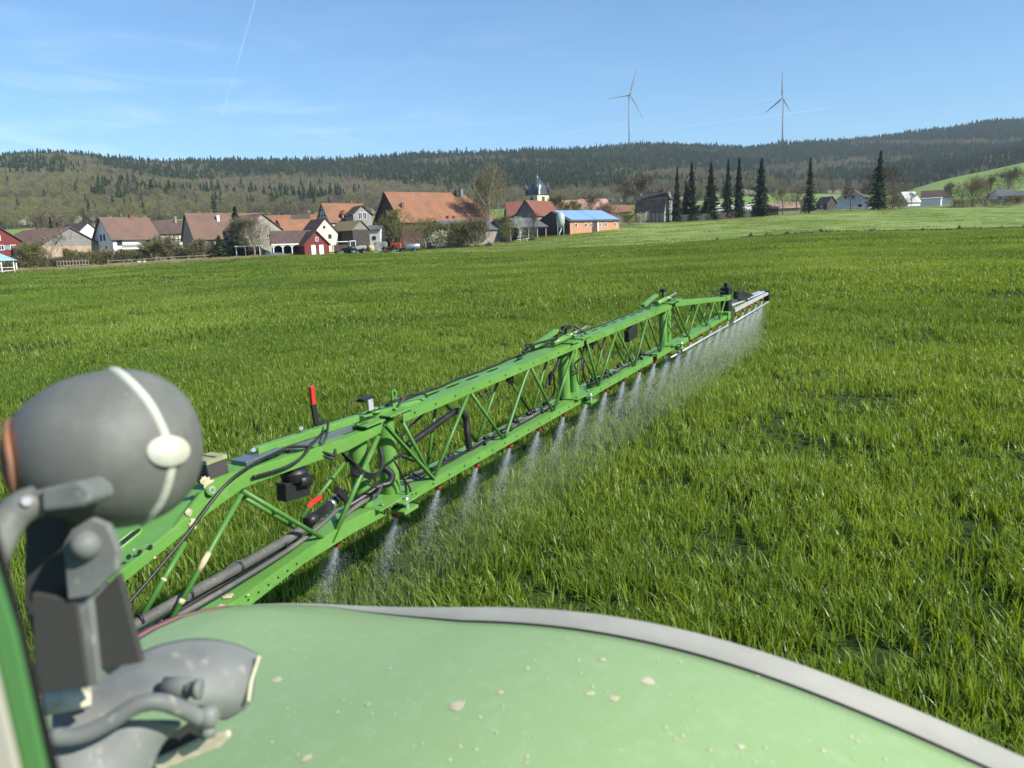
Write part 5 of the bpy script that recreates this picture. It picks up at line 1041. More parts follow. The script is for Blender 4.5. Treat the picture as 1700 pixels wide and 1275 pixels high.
hose([(480, 748, .06), (512, 750, .07), (540, 758, .1), (553, 762, .12)], .008, 'rubber')
hose([(653, 762, .1), (660, 775, .12), (672, 800, .13), (676, 830, .13), (678, 842, .13)], .007, 'rubber')
hose([(666, 790, .1), (680, 810, .12), (684, 835, .13)], .0065, 'rubber')
hose([(655, 760, .1), (670, 752, .1), (682, 756, .08), (678, 742, .04), (668, 724, .02), (700, 690, -.03), (712, 680, -.05)], .008, 'rubber')
hose([(680, 788, -.02), (720, 778, -.02), (722, 790, -.02), (780, 745, -.03), (860, 700, -.03), (920, 674, -.03), (945, 655, -.03)], .011, 'hose_grey', n=10)
hose([(672, 800, .0), (725, 783, .01), (800, 738, .01), (870, 698, .01), (925, 667, .01)], .011, 'hose_grey', n=10)
hose([(990, 634, -.02), (1040, 606, -.02), (1090, 583, -.02), (1098, 568, -.02), (1106, 548, .02)], .012, 'hose_grey', n=10)
hose([(975, 640, .01), (1040, 611, .01), (1085, 585, .01), (1100, 578, .03)], .012, 'rubber', n=10)
hose([(1128, 562, -.02), (1170, 540, -.02), (1208, 520, -.02)], .014, 'hose_grey'); 
hose([(1005, 632, .02), (985, 642, .05), (972, 632, .08), (968, 612, .08), (966, 596, .06)], .009, 'rubber')
hose([(912, 640, -.02), (916, 622, .0), (926, 604, .03), (930, 585, .03)], .012, 'rubber'); hose([(906, 645, -.03), (910, 628, -.03), (918, 618, .0), (920, 650, .0), (908, 668, .0)], .009, 'rubber')
hose([(868, 585, .0), (880, 575, .0), (900, 568, .02), (925, 562, .04)], .011, 'rubber'); hose([(860, 596, .02), (876, 582, .02), (872, 572, .02), (884, 572, .02)], .007, 'rubber')
hose([(930, 558, .0), (938, 544, .0), (952, 542, .0), (970, 552, .03), (976, 560, .03)], .007, 'rubber'); hose([(978, 566, -.02), (985, 578, .0), (990, 566, .0), (998, 580, .0), (1004, 566, .0)], .007, 'rubber')
hose([(1098, 500, .0), (1108, 492, .0), (1118, 494, .0), (1124, 502, .0)], .008, 'rubber'); hose([(1078, 512, .0), (1084, 502, .0), (1096, 506, .0), (1102, 498, .0)], .009, 'rubber')
hose([(1205, 492, .0), (1192, 490, .0), (1183, 486, .0), (1190, 483, .0), (1204, 485, .0)], .011, 'rubber')
hose([(795, 652, .0), (800, 660, .0), (806, 650, .0), (812, 660, .02), (808, 648, .0)], .006, 'rubber')
for px, py in ((741, 762), (748, 757), (807, 727), (855, 698), (878, 686), (884, 682), (905, 670)):
    b = MB(); c = Q(*QI(px, py, -.03)); b.tube([c-Vector(BU)*.03, c+Vector(BU)*.03], .016, 8); b.tube([c-Vector(BN)*.02, c+Vector(BN)*.03], .012, 8); b.build('hose_fitting', M['black'], boom)
for k in range(5):
    b = MB(); c = Q(2.75+k*.35, -.03, LW1+.03); b.tube([c-Vector(BU)*.04, c+Vector(BU)*.04], .018, 8); b.tube([c, c+Vector((0, 0, .03))], .01, 6); b.build('hose_fitting', M['black'], boom)
# --- valve with red handle
vb = MB(); a, c = QP(510, 869, .03), QP(548, 838, .03); vb.tube([a, a+(c-a)*.35, a+(c-a)*.36, c], [.033, .033, .027, .027], 16); v_ = vb.build('shut_off_valve', M['rubber'], boom)
for t in (1.0, 1.25, 1.45): 
    d_ = (c-a); b = MB(); b.tube([a+d_*t, a+d_*(t+.12)], .029, 14); b.build('valve_ring', M['steel'], v_)
b = MB(); b.tube([c, a+(c-a)*1.7], .022, 14); b.build('valve_body', M['rubber'], v_)
b = MB(); b.beam(QP(512, 838, .1), QP(533, 824, .1), .012, .022, tuple(BW)); b.tube([QP(515, 838, .06), QP(515, 838, .11)], .014, 10); b.build('valve_handle', M['red'], v_)
for a, c in (((558, 812), (575, 830)), ((585, 782), (600, 792))): b = MB(); b.beam(QP(*a, .08), QP(*c, .08), .03, .03, tuple(BW)); b.build('hose_clip', M['black'], boom)
# --- lever with red grip
b = MB(); a, c, e = QP(526, 706, -.08), QP(520, 672, -.08), QP(517, 641, -.08); b.beam(a, c, .014, .034, tuple(BU)); b.beam(a, QP(540, 698, -.06), .02, .02); lv_ = b.build('lever', M['black'], boom)
b = MB(); b.beam(c, e, .02, .028, tuple(BU)); b.build('lever_grip', M['red'], lv_, bevel=.004)
# --- camera / work light under the inner beam
b = MB(); a = QP(489, 792, .03); b.tube([a+Vector((0, 0, .05)), a+Vector((0, 0, .03)), a-Vector((0, 0, .02))], [.06, .075, .065], 16); b.beam(a-Vector(BU)*.1-Vector((0, 0, .05)), a+Vector(BU)*.07-Vector((0, 0, .07)), .07, .095); hl = b.build('boom_light', M['black'], boom, bevel=.004)
b = MB(); a2 = QP(500, 800, .07); b.tube([a2-Vector(BU)*.03+Vector((0, 0, .01)), a2+Vector(BU)*.05-Vector((0, 0, .005))], .036, 18); b.build('lens_hood', M['black'], hl)
b = MB(); s_, n_, w_ = QI(1052, 549, .08); qbox(b, s_-.16, s_+.1, .03, .09, w_-.1, w_+.02, 0, w_-.08, w_+.1); b.build('boom_light', M['black'], boom, bevel=.01)
b = MB(); s_, n_, w_ = QI(614, 672, .06); qbox(b, s_-.012, s_+.03, .055, .062, w_-.035, w_+.03); b.build('sensor_bracket', M['white_al'], boom)
b = MB(); s_, n_, w_ = QI(605, 664, .0); qbox(b, s_-.04, s_+.06, -.03, .03, w_-.006, w_+.016); b.build('sensor', M['black'], boom, bevel=.004)
hose([(575, 688, -.03), (578, 672, -.03), (590, 664, -.02), (600, 662, .0)], .004, 'rubber', 'cable'); hose([(608, 664, .0), (625, 676, .0), (640, 680, .0)], .005, 'rubber', 'cable')
# small rigs on the second and third hinge
for s, dw in ((2.1, .1), (4.85, .13)):
    b = MB(); qbox(b, s-.45, s+.02, -.12, -.07, UW1+.01, UW1+.045, 0, UW1+.08, UW1+.115); b.build('linkage_bar', M['paint'], boom, bevel=.004)
    b = MB(); b.tube([Q(s-.3, .02, UW1+.035), Q(s+.02, .03, UW1+.055)], .028, 12); b.build('linkage_cylinder', M['paint'], boom)
    b = MB(); b.tube([Q(s+.02, .03, UW1+.055), Q(s+.42, .03, UW1+.08)], .009, 8); b.build('cylinder_rod', M['steel'], boom)
    b = MB(); qbox(b, s+.04, s+.14, -.06, .0, UW1+dw, UW1+dw+.035); qbox(b, s+.07, s+.09, -.04, -.02, UW1, UW1+dw); b.build('sensor', M['black'], boom, bevel=.004)
# --- tip: black folding block, white end beam, guard rails
b = MB(); qbox(b, 7.78, 7.98, -.06, .06, LW0, .5); b.build('tip_post', M['rubber'], boom, bevel=.01)
b = MB(); qbox(b, 7.8, 7.98, -.08, .03, .38, .5); qbox(b, 7.83, 7.92, -.03, .02, .5, .57); tb = b.build('folding_block', M['black'], boom, bevel=.01)
a_, c_ = QP(1222, 490, -.0), QP(1253, 496, -.1); b = MB(); b.beam(a_, c_, .09, .13, tuple(BW)); b.build('folding_arm', M['black'], tb, bevel=.008)
for k in range(3): hose([(1222, 487+k*4, .05), (1232, 484+k*4, .03), (1244, 488+k*3, .0), (1252, 490+k*3, -.02)], .007, 'rubber', 'cable')
e0, e1 = QI(1221, 520, .06), QI(1277, 488, .06); b = MB()
qbox(b, e0[0], e1[0], .02, .06, e0[2]+.01, e0[2]+.08, 0, e1[2]-.01, e1[2]+.04); qbox(b, e0[0]+.05, e1[0], -.14, .0, e0[2]+.1, e0[2]+.13, 0, e1[2]+.03, e1[2]+.06); b.build('end_beam', M['white_al'], boom, bevel=.006)
b = MB(); qbox(b, e1[0]-.08, e1[0]+.03, -.1, .07, e1[2]-.12, e1[2]+.07); b.build('end_cap', M['rubber'], boom, bevel=.01)
for (a, c) in (((1113, 594), (1208, 540)), ((1217, 536), (1276, 501))):
    b = MB(); b.tube([QP(*a, .12), QP(*c, .12)], .012, 10); gr_ = b.build('guard_rail', M['white_al'], boom)
    for t in ((.14, .4, .68, .93) if a[0] < 1200 else (.1, .4, .75)):
        q = QP(a[0]+(c[0]-a[0])*t, a[1]+(c[1]-a[1])*t, .12); b = MB(); b.beam(q, q+Vector((0, 0, .17)), .018, .03); b.build('rail_bracket', M['rubber'], gr_)
# --- nozzles
NOZ = [(-1.0, -.02), (-.52, .04)]+[(i*.5, 0) for i in range(0, 22)]
M['drop'] = bpy.data.materials.new('spray_droplets'); M['drop'].use_nodes = True; nt = M['drop'].node_tree
pb_ = nt.nodes['Principled BSDF']; pb_.inputs['Base Color'].default_value = (.9, .95, .97, 1); pb_.inputs['Roughness'].default_value = .4
trn = N(nt, 'ShaderNodeBsdfTranslucent'); trn.inputs[0].default_value = (.92, .95, .97, 1); ms_ = N(nt, 'ShaderNodeMixShader'); ms_.inputs[0].default_value = .6; tp_ = N(nt, 'ShaderNodeBsdfTransparent'); m2_ = N(nt, 'ShaderNodeMixShader'); m2_.inputs[0].default_value = .4
Lk(nt, pb_.outputs[0], ms_.inputs[1]); Lk(nt, trn.outputs[0], ms_.inputs[2]); Lk(nt, tp_.outputs[0], m2_.inputs[2]); Lk(nt, ms_.outputs[0], m2_.inputs[1]); Lk(nt, m2_.outputs[0], nt.nodes['Material Output'].inputs['Surface'])
ordn = ['nearest', 'second', 'third', 'fourth', 'fifth', 'sixth', 'seventh', 'eighth', 'ninth', 'tenth', 'eleventh', 'twelfth', 'thirteenth', 'fourteenth', 'fifteenth', 'sixteenth', 'seventeenth', 'eighteenth', 'nineteenth', 'twentieth', 'twenty first', 'twenty second', 'twenty third', 'farthest']
gd = np.random.default_rng(11); noz0 = None
for i, (s, dn) in enumerate(NOZ):
    big = s < 3
    c = Q(s, dn, .0); b = MB(); b.tube([c+Vector((0, 0, .045)), c+Vector((0, 0, .012))], .014, 10); b.beam(c+Vector((0, 0, .03))-Vector(BU)*.03, c+Vector((0, 0, .03))+Vector(BU)*.03, .02, .022); o = b.build('nozzle', M['black' if i % 3 else 'blue'], boom)
    b = MB(); b.tube([c+Vector((0, 0, .012)), c-Vector((0, 0, .022)), c-Vector((0, 0, .034))], [.024, .024, .013], 12); b.beam(c-Vector(BU)*.033-Vector((0, 0, .01)), c+Vector(BU)*.033-Vector((0, 0, .01)), .016, .018); b.build('nozzle_cap', M['nozzle_red'], o)
    # spray plume: thousands of tiny drops falling in a flat fan that drifts and spreads
    P0 = np.array(c)+gz0; P0[2] -= .034; hgt = P0[2]-Tz(P0[0], P0[1])-.12; N_ = 5200; t = gd.random(N_)**1.15; dist = 6+s
    spread = .11*t+.008; u_ = gd.normal(0, .5, N_)*spread*1.2; v_ = gd.normal(0, .4, N_)*(.012+.11*t)
    pts = P0+np.outer(u_-.11*t, BU)+np.outer(v_-.1*t, BN); pts[:, 2] = P0[2]-t*hgt*.58+gd.normal(0, .008, N_)
    thin = gd.random(N_) < (1-t)**1.1+.12; pts = pts[thin]; n0_ = len(pts)
    nm = 7500; mt = gd.random(nm)**1.15; mist = P0+np.outer(gd.normal(0, .24, nm)*(.25+mt)-.12*mt, BU)+np.outer(gd.normal(0, .1, nm)*(.2+mt)-.1*mt, BN); mist[:, 2] = P0[2]-hgt*(.08+.78*mt); pts = np.concatenate([pts, mist])
    n = len(pts); sz = (.0009+.00012*dist)*gd.uniform(.5, 1.5, n)*np.where(np.arange(n) < n0_, .85, .52)
    d_ = gd.normal(0, 1, (n, 3)); d_ /= np.linalg.norm(d_, axis=1)[:, None]; f_ = np.cross(d_, gd.normal(0, 1, (n, 3))); f_ /= np.linalg.norm(f_, axis=1)[:, None]; g_ = np.cross(d_, f_)
    V = np.stack([pts+d_*sz[:, None], pts-d_*sz[:, None]*.5+f_*sz[:, None]*.9, pts-d_*sz[:, None]*.5-f_*sz[:, None]*.45+g_*sz[:, None]*.8, pts-d_*sz[:, None]*.5-f_*sz[:, None]*.45-g_*sz[:, None]*.8], 1)
    V[:, :, 2] += np.where(np.arange(4)[None] == 0, 1, 0)*sz[:, None]*1.6
    V = V.reshape(-1, 3)-P0; k4 = np.arange(n)[:, None]*4; Fc = np.concatenate([k4+np.array([[0, 1, 2]]), k4+np.array([[0, 2, 3]]), k4+np.array([[0, 3, 1]]), k4+np.array([[1, 3, 2]])])
    o = lnk('spray_plume', np_mesh('spray_plume', V, Fc), M['drop'], None, P0)
    tag(o, 'white plume of fine spray falling from the boom, %s plume counted from the tractor' % ordn[min(i, 23)], 'spray plume', 'spray plumes below the boom nozzles')
# --- dried mud splashed on the paint
def splat(px, py, n, r, seed=0, w=None, up_=None):
    g = random.Random(seed); b = MB(); c = QP(px, py, n) if w is None else None; k = 22
    if w is not None:
        d = vray(px, py); t = (BP@BW+w)/(d@BW); c = Vector(d*t+EYE-gz0); a1, a2, nn = Vector(BU), Vector(BN), Vector(BW)
    else: a1, a2, nn = Vector(BU), Vector(BW), Vector(BN)
    vs = [c+nn*.006]
    for i in range(k):
        a = 6.2832*i/k; q = r*(.65+.5*g.random()); vs.append(c+a1*(q*math.cos(a))+a2*(q*math.sin(a))+nn*.0015)
    b.add(vs, [(0, 1+i, 1+(i+1) % k) for i in range(k)]); b.build('mud_splash', M['mud'], boom)
for i, (px, py, r_) in enumerate(((313, 850, .018), (321, 869, .026), (345, 803, .03), (338, 797, .02))): splat(px, py, NF+.004, r_, i)
for i, (px, py, r_) in enumerate(((378, 990, .028), (366, 1007, .022), (412, 988, .008), (548, 897, .01), (492, 928, .007), (388, 968, .007), (420, 958, .006), (445, 940, .005))): splat(px, py, 0, r_, 20+i, w=lt[1][1]+.004)
for i, (px, py, r_) in enumerate(((215, 940, .012), (257, 926, .007), (222, 913, .006), (270, 900, .004))): splat(px, py, NF+.003 if i == 1 else NF-.02, r_, 40+i)
for (a, c), t0, t1, n_ in ((((402, 818), (285, 1028)), .47, .62, .07), (((402, 818), (285, 1028)), .84, .88, .07), (((308, 900), (238, 1020)), .5, .54, -.02)):
    q, q2 = QP(a[0]+(c[0]-a[0])*t0, a[1]+(c[1]-a[1])*t0, n_), QP(a[0]+(c[0]-a[0])*t1, a[1]+(c[1]-a[1])*t1, n_); b = MB(); b.tube([q, q+(q2-q)*.5, q2], [.0133, .0152, .0134], 9); b.build('mud_splash', M['mud'], boom)

# --- dry grass along the garden edge, rough tufts on the meadow
M['straw'] = mat_leaf('straw_blades', [(0, (.2, .19, .08)), (.5, (.33, .3, .15)), (1, (.45, .41, .24))], trans=.3, rough=.8, spec=.1, world_scale=.2)
M['tuft'] = mat_leaf('meadow_blades', [(0, (.17, .22, .06)), (.5, (.25, .3, .085)), (1, (.36, .38, .15))], trans=.35, rough=.7, spec=.15, world_scale=.05)
st = [src('straw_%d' % k, *blades(260, .8, .25, .75, .045, 2, True, seed=300+k), M['straw']) for k in range(4)]
nst = 520; pxs = rng.uniform(-60, 470, nst); aa = np.array([azof(p) for p in pxs]); rr = edge_r(aa)+rng.uniform(-.6, 3.8, nst); x = rr*np.sin(aa); y = rr*np.cos(aa)
aa2 = np.array([azof(p) for p in rng.uniform(470, 830, 260)]); r2 = np.interp(aa2, CV[1][:, 0], CV[1][:, 1])+rng.uniform(-2, 2, 260); x = np.append(x, r2*np.sin(aa2)); y = np.append(y, r2*np.cos(aa2)); n = len(x)
rot = np.zeros((n, 3)); rot[:, 2] = rng.uniform(0, 6.28, n); q = rng.uniform(.6, 1.3, n)*np.where(np.arange(n) < nst, 1, .6)
scatter('dry_grass', st, np.stack([x, y, T(x, y)-.03], -1), rot, np.stack([q, q, q], -1), rng.integers(0, 4, n), 'straw coloured dry grass along the edge of the gardens')
tf = [src('tuft_%d' % k, *blades(300, 2.6, .06, .17, .07, 2, True, seed=330+k), M['tuft']) for k in range(4)]
n = 3600; aa = rng.uniform(azof(680), azof(1790), n); e0 = edge_r(aa); e1 = np.interp(aa, CV[1][:, 0], CV[1][:, 1])+12; t = rng.random(n); rr = e0+(e1-e0)*t; x = rr*np.sin(aa); y = rr*np.cos(aa)
kp = (np.sin(x*.11)+np.sin(y*.23+np.sin(x*.05)*2)+rng.normal(0, .8, n)) > -.6; x, y = x[kp], y[kp]; n = len(x); rot = np.zeros((n, 3)); rot[:, 2] = rng.uniform(0, 6.28, n); q = rng.uniform(.6, 1.3, n)
scatter('meadow_grass', tf, np.stack([x, y, T(x, y)-.02], -1), rot, np.stack([q, q, q], -1), rng.integers(0, 4, n), 'short rough pale green grass of the meadow')

# --- more cables: loops at the hinges, loose runs on the beams
gc = random.Random(77)
for s0, cnt, am in ((-.62, 9, .11), (2.18, 8, .1), (4.96, 8, .09)):
    for k in range(cnt):
        s, n_, w = s0+gc.uniform(-.22, .2), gc.uniform(-.09, .1), (UW1+.012 if k % 3 else gc.uniform(.3, .5)); pts = [Q(s, n_, w)]
        for j in range(4):
            s += gc.uniform(.02, .1)*(1 if gc.random() < .75 else -1); n_ += gc.uniform(-.05, .05); pts.append(Q(s, max(-.11, min(.13, n_)), w+(gc.uniform(.0, .07) if k % 3 else gc.uniform(-.12, .04))))
        b = MB(); b.tube(spline(pts, 6), gc.choice((.0045, .006, .008)), 8); b.build('cable', M['rubber'], boom)
for n_, w, r_, s0, s1 in ((-.065, UW1+.01, .008, -.3, 2.0), (-.05, UW1+.009, .006, 2.5, 4.7), (.0, LW1+.014, .009, -.3, 2.0), (.03, LW1+.012, .006, -.2, 2.0), (.035, LW1+.012, .007, 2.4, 4.1), (-.03, UW1+.01, .007, -1.5, -.75), (.03, UW0-.02, .008, -.3, 1.9), (.0, UW0-.02, .007, 2.5, 4.7)):
    pts = []; s = s0
    while s < s1: pts.append(Q(s, n_+gc.uniform(-.012, .012), w+gc.uniform(0, .006))); s += .17
    b = MB(); b.tube(spline(pts, 4), r_, 8); b.build('cable', M['rubber'], boom)
for k in range(26):
    s = gc.choice((gc.uniform(-.3, 2.0), gc.uniform(2.4, 4.1))); b = MB(); c = Q(s, gc.uniform(-.03, .04), LW1+.014); b.tube([c-Vector(BU)*.008, c+Vector(BU)*.008], .017, 8); b.build('cable_tie', M['black'], boom)
for k in range(5):
    s = .95+k*.0; c = Q(gc.uniform(1.0, 1.08), gc.uniform(-.01, .04), UW0); b = MB(); b.tube([c, c-Vector((0, 0, gc.uniform(.05, .11)))+Vector(BU)*gc.uniform(-.04, .04)], .008, 6); b.build('cable_end', M['black'], boom)
for k in range(9):
    c = Q(2.45+k*.035, gc.uniform(-.02, .05), UW0); d = gc.uniform(.04, .1); b = MB(); b.tube(spline([c, c-Vector((0, 0, d))+Vector(BU)*.015, c-Vector((0, 0, d*.9))+Vector(BU)*.03, c+Vector(BU)*.04-Vector((0, 0, .01))], 4), .006, 6); b.build('cable', M['rubber'], boom)

# ------------------------------------------------------------------ the tractor the photo is taken from
LA = BN.copy(); AA = np.array([math.sin(BAZ), math.cos(BAZ), 0.])      # along the tractor / outwards
M['fender'] = mat('dusty_green_fender', (.25, .37, .155), .42, .3, noise=[(1.2, (.27, .39, .175), .35, .7), (26, (.3, .405, .2), .5, .75), (110, (.45, .47, .34), .62, .74), (300, (.5, .5, .38), .7, .76)], bump=(90, .08, .002))
M['fender_rim'] = mat('grey_fender_edge', (.34, .335, .28), .75, .12, noise=[(5, (.4, .39, .33), .45, .7), (80, (.48, .46, .37), .66, .75)], bump=(200, .1, .001))
M['fender_red'] = mat('reddish_edge', (.25, .1, .1), .6, .2)
M['lamp_grey'] = mat('weathered_lamp_plastic', (.11, .115, .1), .55, .3, noise=[(5, (.15, .155, .135), .4, .7), (22, (.17, .175, .15), .5, .75), (90, (.24, .24, .2), .66, .76)], bump=(250, .1, .0008))
M['strap'] = mat('pale_strap', (.5, .52, .44), .6, .3, noise=[(20, (.42, .4, .28), .5, .75)])
M['orange'] = mat('painted_lens_glow', (.26, .11, .055), .55, .3, noise=[(14, (.15, .1, .07), .4, .65)])  # glow of the lit lens edge, put into the base colour
M['bracket'] = mat('bracket_grey', (.13, .14, .13), .55, .3, noise=[(8, (.2, .21, .19), .4, .7), (40, (.3, .29, .24), .6, .75)])
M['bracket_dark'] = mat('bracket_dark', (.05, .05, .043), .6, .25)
M['dust'] = mat('dusty_cream', (.5, .47, .33), .85, .1, noise=[(30, (.38, .34, .22), .5, .7)])
M['pillar'] = mat('pillar_green', (.07, .2, .06), .4, .4)
M['seal'] = mat('rubber_seal', (.012, .012, .013), .7, .2)
M['trim'] = mat('beige_cab_trim', (.45, .42, .33), .8, .15)
tg = np.array(EYE)+np.array([-.3, -.6, 0]); tg[2] = Tz(tg[0], tg[1]); TR = empty('tractor', tg, 'green tractor carrying the camera: fender, cab pillar and work lamp in the foreground', 'tractor')
def TL(p): return Vector(np.asarray(p, float)-tg)
def W(l, a, z): return EYE+LA*l+AA*a+np.array([0, 0, z])
ls = np.array([-1.75, -1.62, -1.4, -1.18, -1.0, -.76, -.556, -.32, -.116, .03, .144, .4, .7])
zo = np.array([-.965, -.925, -.868, -.838, -.80, -.745, -.715, -.712, -.741, -.776, -.803, -.88, -1.02])
def zarch(l): return np.interp(l, ls, zo)
def smooth_arch(n=90):
    l = np.linspace(-1.62, .7, n); z = zarch(l)
    for _ in range(40): z[1:-1] = .25*z[:-2]+.5*z[1:-1]+.25*z[2:]
    return l, z
al, azz = smooth_arch()
def sweep(name, secs, material, sub_=None, lr=None, parent=TR):
    """secs: list of (a, dz) giving the cross-section; swept along the arch"""
    vs = []; n = len(secs); b = MB(); cnt = 0
    for l, z in zip(al, azz):
        if lr and not (lr[0] <= l <= lr[1]): continue
        cnt += 1
        for a, dz in secs:
            if callable(dz): dz = dz(l)
            if callable(a): a = a(l)
            vs.append(TL(W(l, a, z+dz)))
    b.add(vs, [((i+1)*n+k, (i+1)*n+k+1, i*n+k+1, i*n+k) for i in range(cnt-1) for k in range(n-1)], 0, True)
    o = b.build(name, M[material], parent); s = o.modifiers.new('solid', 'SOLIDIFY'); s.thickness = .006; s.offset = -1; return o
hump = lambda l: .028*np.clip((-.85-l)/.6, 0, 1)
rimw = lambda l: 1.293-.065*np.clip((l+1.35)/.5, .15, 1)
sec = [(.35, -.03), (.5, .0), (.7, .02), (.85, .026), (.95, lambda l: .026+hump(l)*.6), (1.05, lambda l: .024+hump(l)), (1.13, lambda l: .02+hump(l)), (1.19, lambda l: .012+hump(l)*.8), (lambda l: rimw(l)-.003, lambda l: .004+.2*hump(l))]
fe = sweep('fender', sec, 'fender')
rim = sweep('fender_edge', [(lambda l: rimw(l)+.001, -.002), (lambda l: rimw(l)+.004, .003), (1.3, .003), (1.315, -.003), (1.32, -.02), (1.32, -.07)], 'fender_rim', parent=TR)
b = MB(); pts = [TL(W(l, rimw(l)-.001, z+.0015)) for l, z in zip(al, azz)]; b.tube(pts, .0055, 6, cap=False); b.build('edge_gap', M['seal'], TR)
b = MB(); vs = []
for a, dz in sec:
    l = -1.62; z = azz[0]; dz = dz(l) if callable(dz) else dz; a = a(l) if callable(a) else a
    vs += [TL(W(l-.002, a, z+dz+.001)), TL(W(l-.03, a, z+dz-.005)), TL(W(l-.03, a, z+dz-.1))]
k = len(sec); b.add(vs, [(3*i+j, 3*i+3+j, 3*i+4+j, 3*i+1+j) for i in range(k-1) for j in range(2)], 0, True); o = b.build('end_edge', M['fender_red'], TR); s = o.modifiers.new('solid', 'SOLIDIFY'); s.thickness = .008
# mud flecks on the fender
from mathutils.bvhtree import BVHTree
fbv = BVHTree.FromPolygons([v.co.copy() for v in fe.data.vertices], [tuple(p_.vertices) for p_ in fe.data.polygons])
def fender_hit(px, py):
    h_ = fbv.ray_cast(TL(EYE), Vector(vray(px, py)).normalized())
    return None if h_[0] is None else (h_[0], h_[1] if h_[1].z > 0 else -h_[1])
gm = random.Random(4)
fl = [(460, 1129, .011, 1), (760, 1172, .014, 1), (1075, 1132, .012, 1), (980, 1152, .007, 1), (510, 1258, .01, 1), (1000, 1095, .006, 1), (610, 1170, .006, 1), (830, 1150, .007, 1), (1020, 1160, .008, 1), (875, 1110, .005, 1), (1130, 1100, .004, 1), (1230, 1240, .006, 1), (430, 1010, .005, 1)]
fl += [(gm.uniform(440, 1500), gm.uniform(1040, 1270), gm.uniform(.0015, .004), 0) for _ in range(95)]
for px, py, r_, big in fl:
    h_ = fender_hit(px, py)
    if not h_: continue
    c, nn = h_; b = MB(); k = 14; t1 = nn.orthogonal().normalized(); t2 = nn.cross(t1); vs = [c+nn*.0022]
    for i in range(k): an = 6.2832*i/k; q = r_*(.6+.6*gm.random()); vs.append(c+t1*(q*math.cos(an))+t2*(q*math.sin(an))+nn*.0008)
    b.add(vs, [(0, 1+i, 1+(i+1) % k) for i in range(k)], 0, True); b.build('dust_spot', M['dust'], fe)
# work lamp: housing seen from behind
LZ = .95; lc = atz(177, 747, LZ); ang = R(9)
ez1 = (EYE-lc)/np.linalg.norm(EYE-lc); e0_ = rt-ez1*(rt@ez1); e0_ /= np.linalg.norm(e0_); e9_ = np.cross(ez1, e0_)
ex1 = e0_*math.cos(ang)+e9_*math.sin(ang); ey1 = -e0_*math.sin(ang)+e9_*math.cos(ang)
SA, SB, SC = .87*170/F*LZ, 136/F*LZ, .108
def lampf(u, v, w):  # unit-sphere direction -> surface point; fuller towards the right, drawn in to the left
    k = .96+.09*u; e = 1+.03*(abs(u*v))*2
    return lc+ex1*(SA*u*e)+ey1*(SB*v*k*e)+ez1*(SC*w)
b = MB(); nu, nv = 48, 32; vs = []
for j in range(nv+1):
    th_ = math.pi*j/nv
    for i in range(nu):
        ph = 2*math.pi*i/nu; u = math.cos(th_); v = math.sin(th_)*math.cos(ph); w = math.sin(th_)*math.sin(ph); vs.append(TL(lampf(u, v, w)))
b.add(vs, [(j*nu+i, j*nu+(i+1) % nu, (j+1)*nu+(i+1) % nu, (j+1)*nu+i) for j in range(nv) for i in range(nu)], 0, True); vs_l, fs_l = list(b.v), list(b.f); b.mi = [1 if (k//nu) > nv-8 else 0 for k in range(len(b.f))]; lamp = b.build('work_lamp', [M['lamp_grey'], M['orange']], TR)  # left end faces take the painted glow colour
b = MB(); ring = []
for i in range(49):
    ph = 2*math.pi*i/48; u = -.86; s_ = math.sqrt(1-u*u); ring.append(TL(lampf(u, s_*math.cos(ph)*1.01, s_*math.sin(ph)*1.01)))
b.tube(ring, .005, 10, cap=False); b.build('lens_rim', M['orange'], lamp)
from mathutils.bvhtree import BVHTree
bvh = BVHTree.FromPolygons([Vector(v) for v in vs_l], fs_l)
def lamp_hit(px, py):
    d = Vector(vray(px, py)).normalized(); o = TL(EYE)
    h_ = bvh.ray_cast(o, d)
    if h_[0] is None: return None, None
    return np.array(h_[0])+tg, np.array(h_[0])+tg-lc
path = [(176, 611), (196, 618), (222, 640), (246, 668), (264, 700), (276, 728), (283, 752), (283, 785), (272, 822), (258, 846), (238, 868), (220, 882)]
sp_ = [lamp_hit(q.x, q.y)[0] for q in spline([(x, y, 0) for x, y in path], 8)]; sp_ = [Vector(q) for q in sp_ if q is not None]; b = MB(); vs = []
for i, q in enumerate(sp_):
    d = (sp_[min(i+1, len(sp_)-1)]-sp_[max(i-1, 0)]).normalized(); nn = Vector(np.array(q)-lc).normalized(); s_ = d.cross(nn).normalized(); hw_ = .0052
    for e, lift in ((-1, -.003), (-.8, .0035), (.8, .0035), (1, -.003)): vs.append(TL(np.array(q+s_*(hw_*e)+nn*lift)))
b.add(vs, [(4*i+k, 4*i+k+1, 4*i+5+k, 4*i+4+k) for i in range(len(sp_)-1) for k in range(3)], 0, True); b.build('strap', M['strap'], lamp)
q, nrm = lamp_hit(278, 749); nn = Vector(nrm).normalized(); nn = (nn*.75+Vector(-vray(278, 749)).normalized()*.4).normalized(); s1 = Vector(rt); s1 = (s1-nn*s1.dot(nn)).normalized(); s2 = nn.cross(s1); b = MB(); vs = []; k = 36; q = Vector(q)
for off, sc_ in ((-.006, .97), (.0035, 1.0), (.0055, .95)):
    for i in range(k):
        a = 6.2832*i/k; vs.append(TL(np.array(q+s1*(0.0262*sc_*math.cos(a))+s2*(.0185*sc_*math.sin(a))+nn*off)))
vs.append(TL(np.array(q+nn*.006))); b.add(vs, [(r_*k+i, r_*k+(i+1) % k, (r_+1)*k+(i+1) % k, (r_+1)*k+i) for r_ in range(2) for i in range(k)]+[(2*k+i, 2*k+(i+1) % k, 3*k) for i in range(k)], 0, True); b.build('strap_button', M['strap'], lamp)
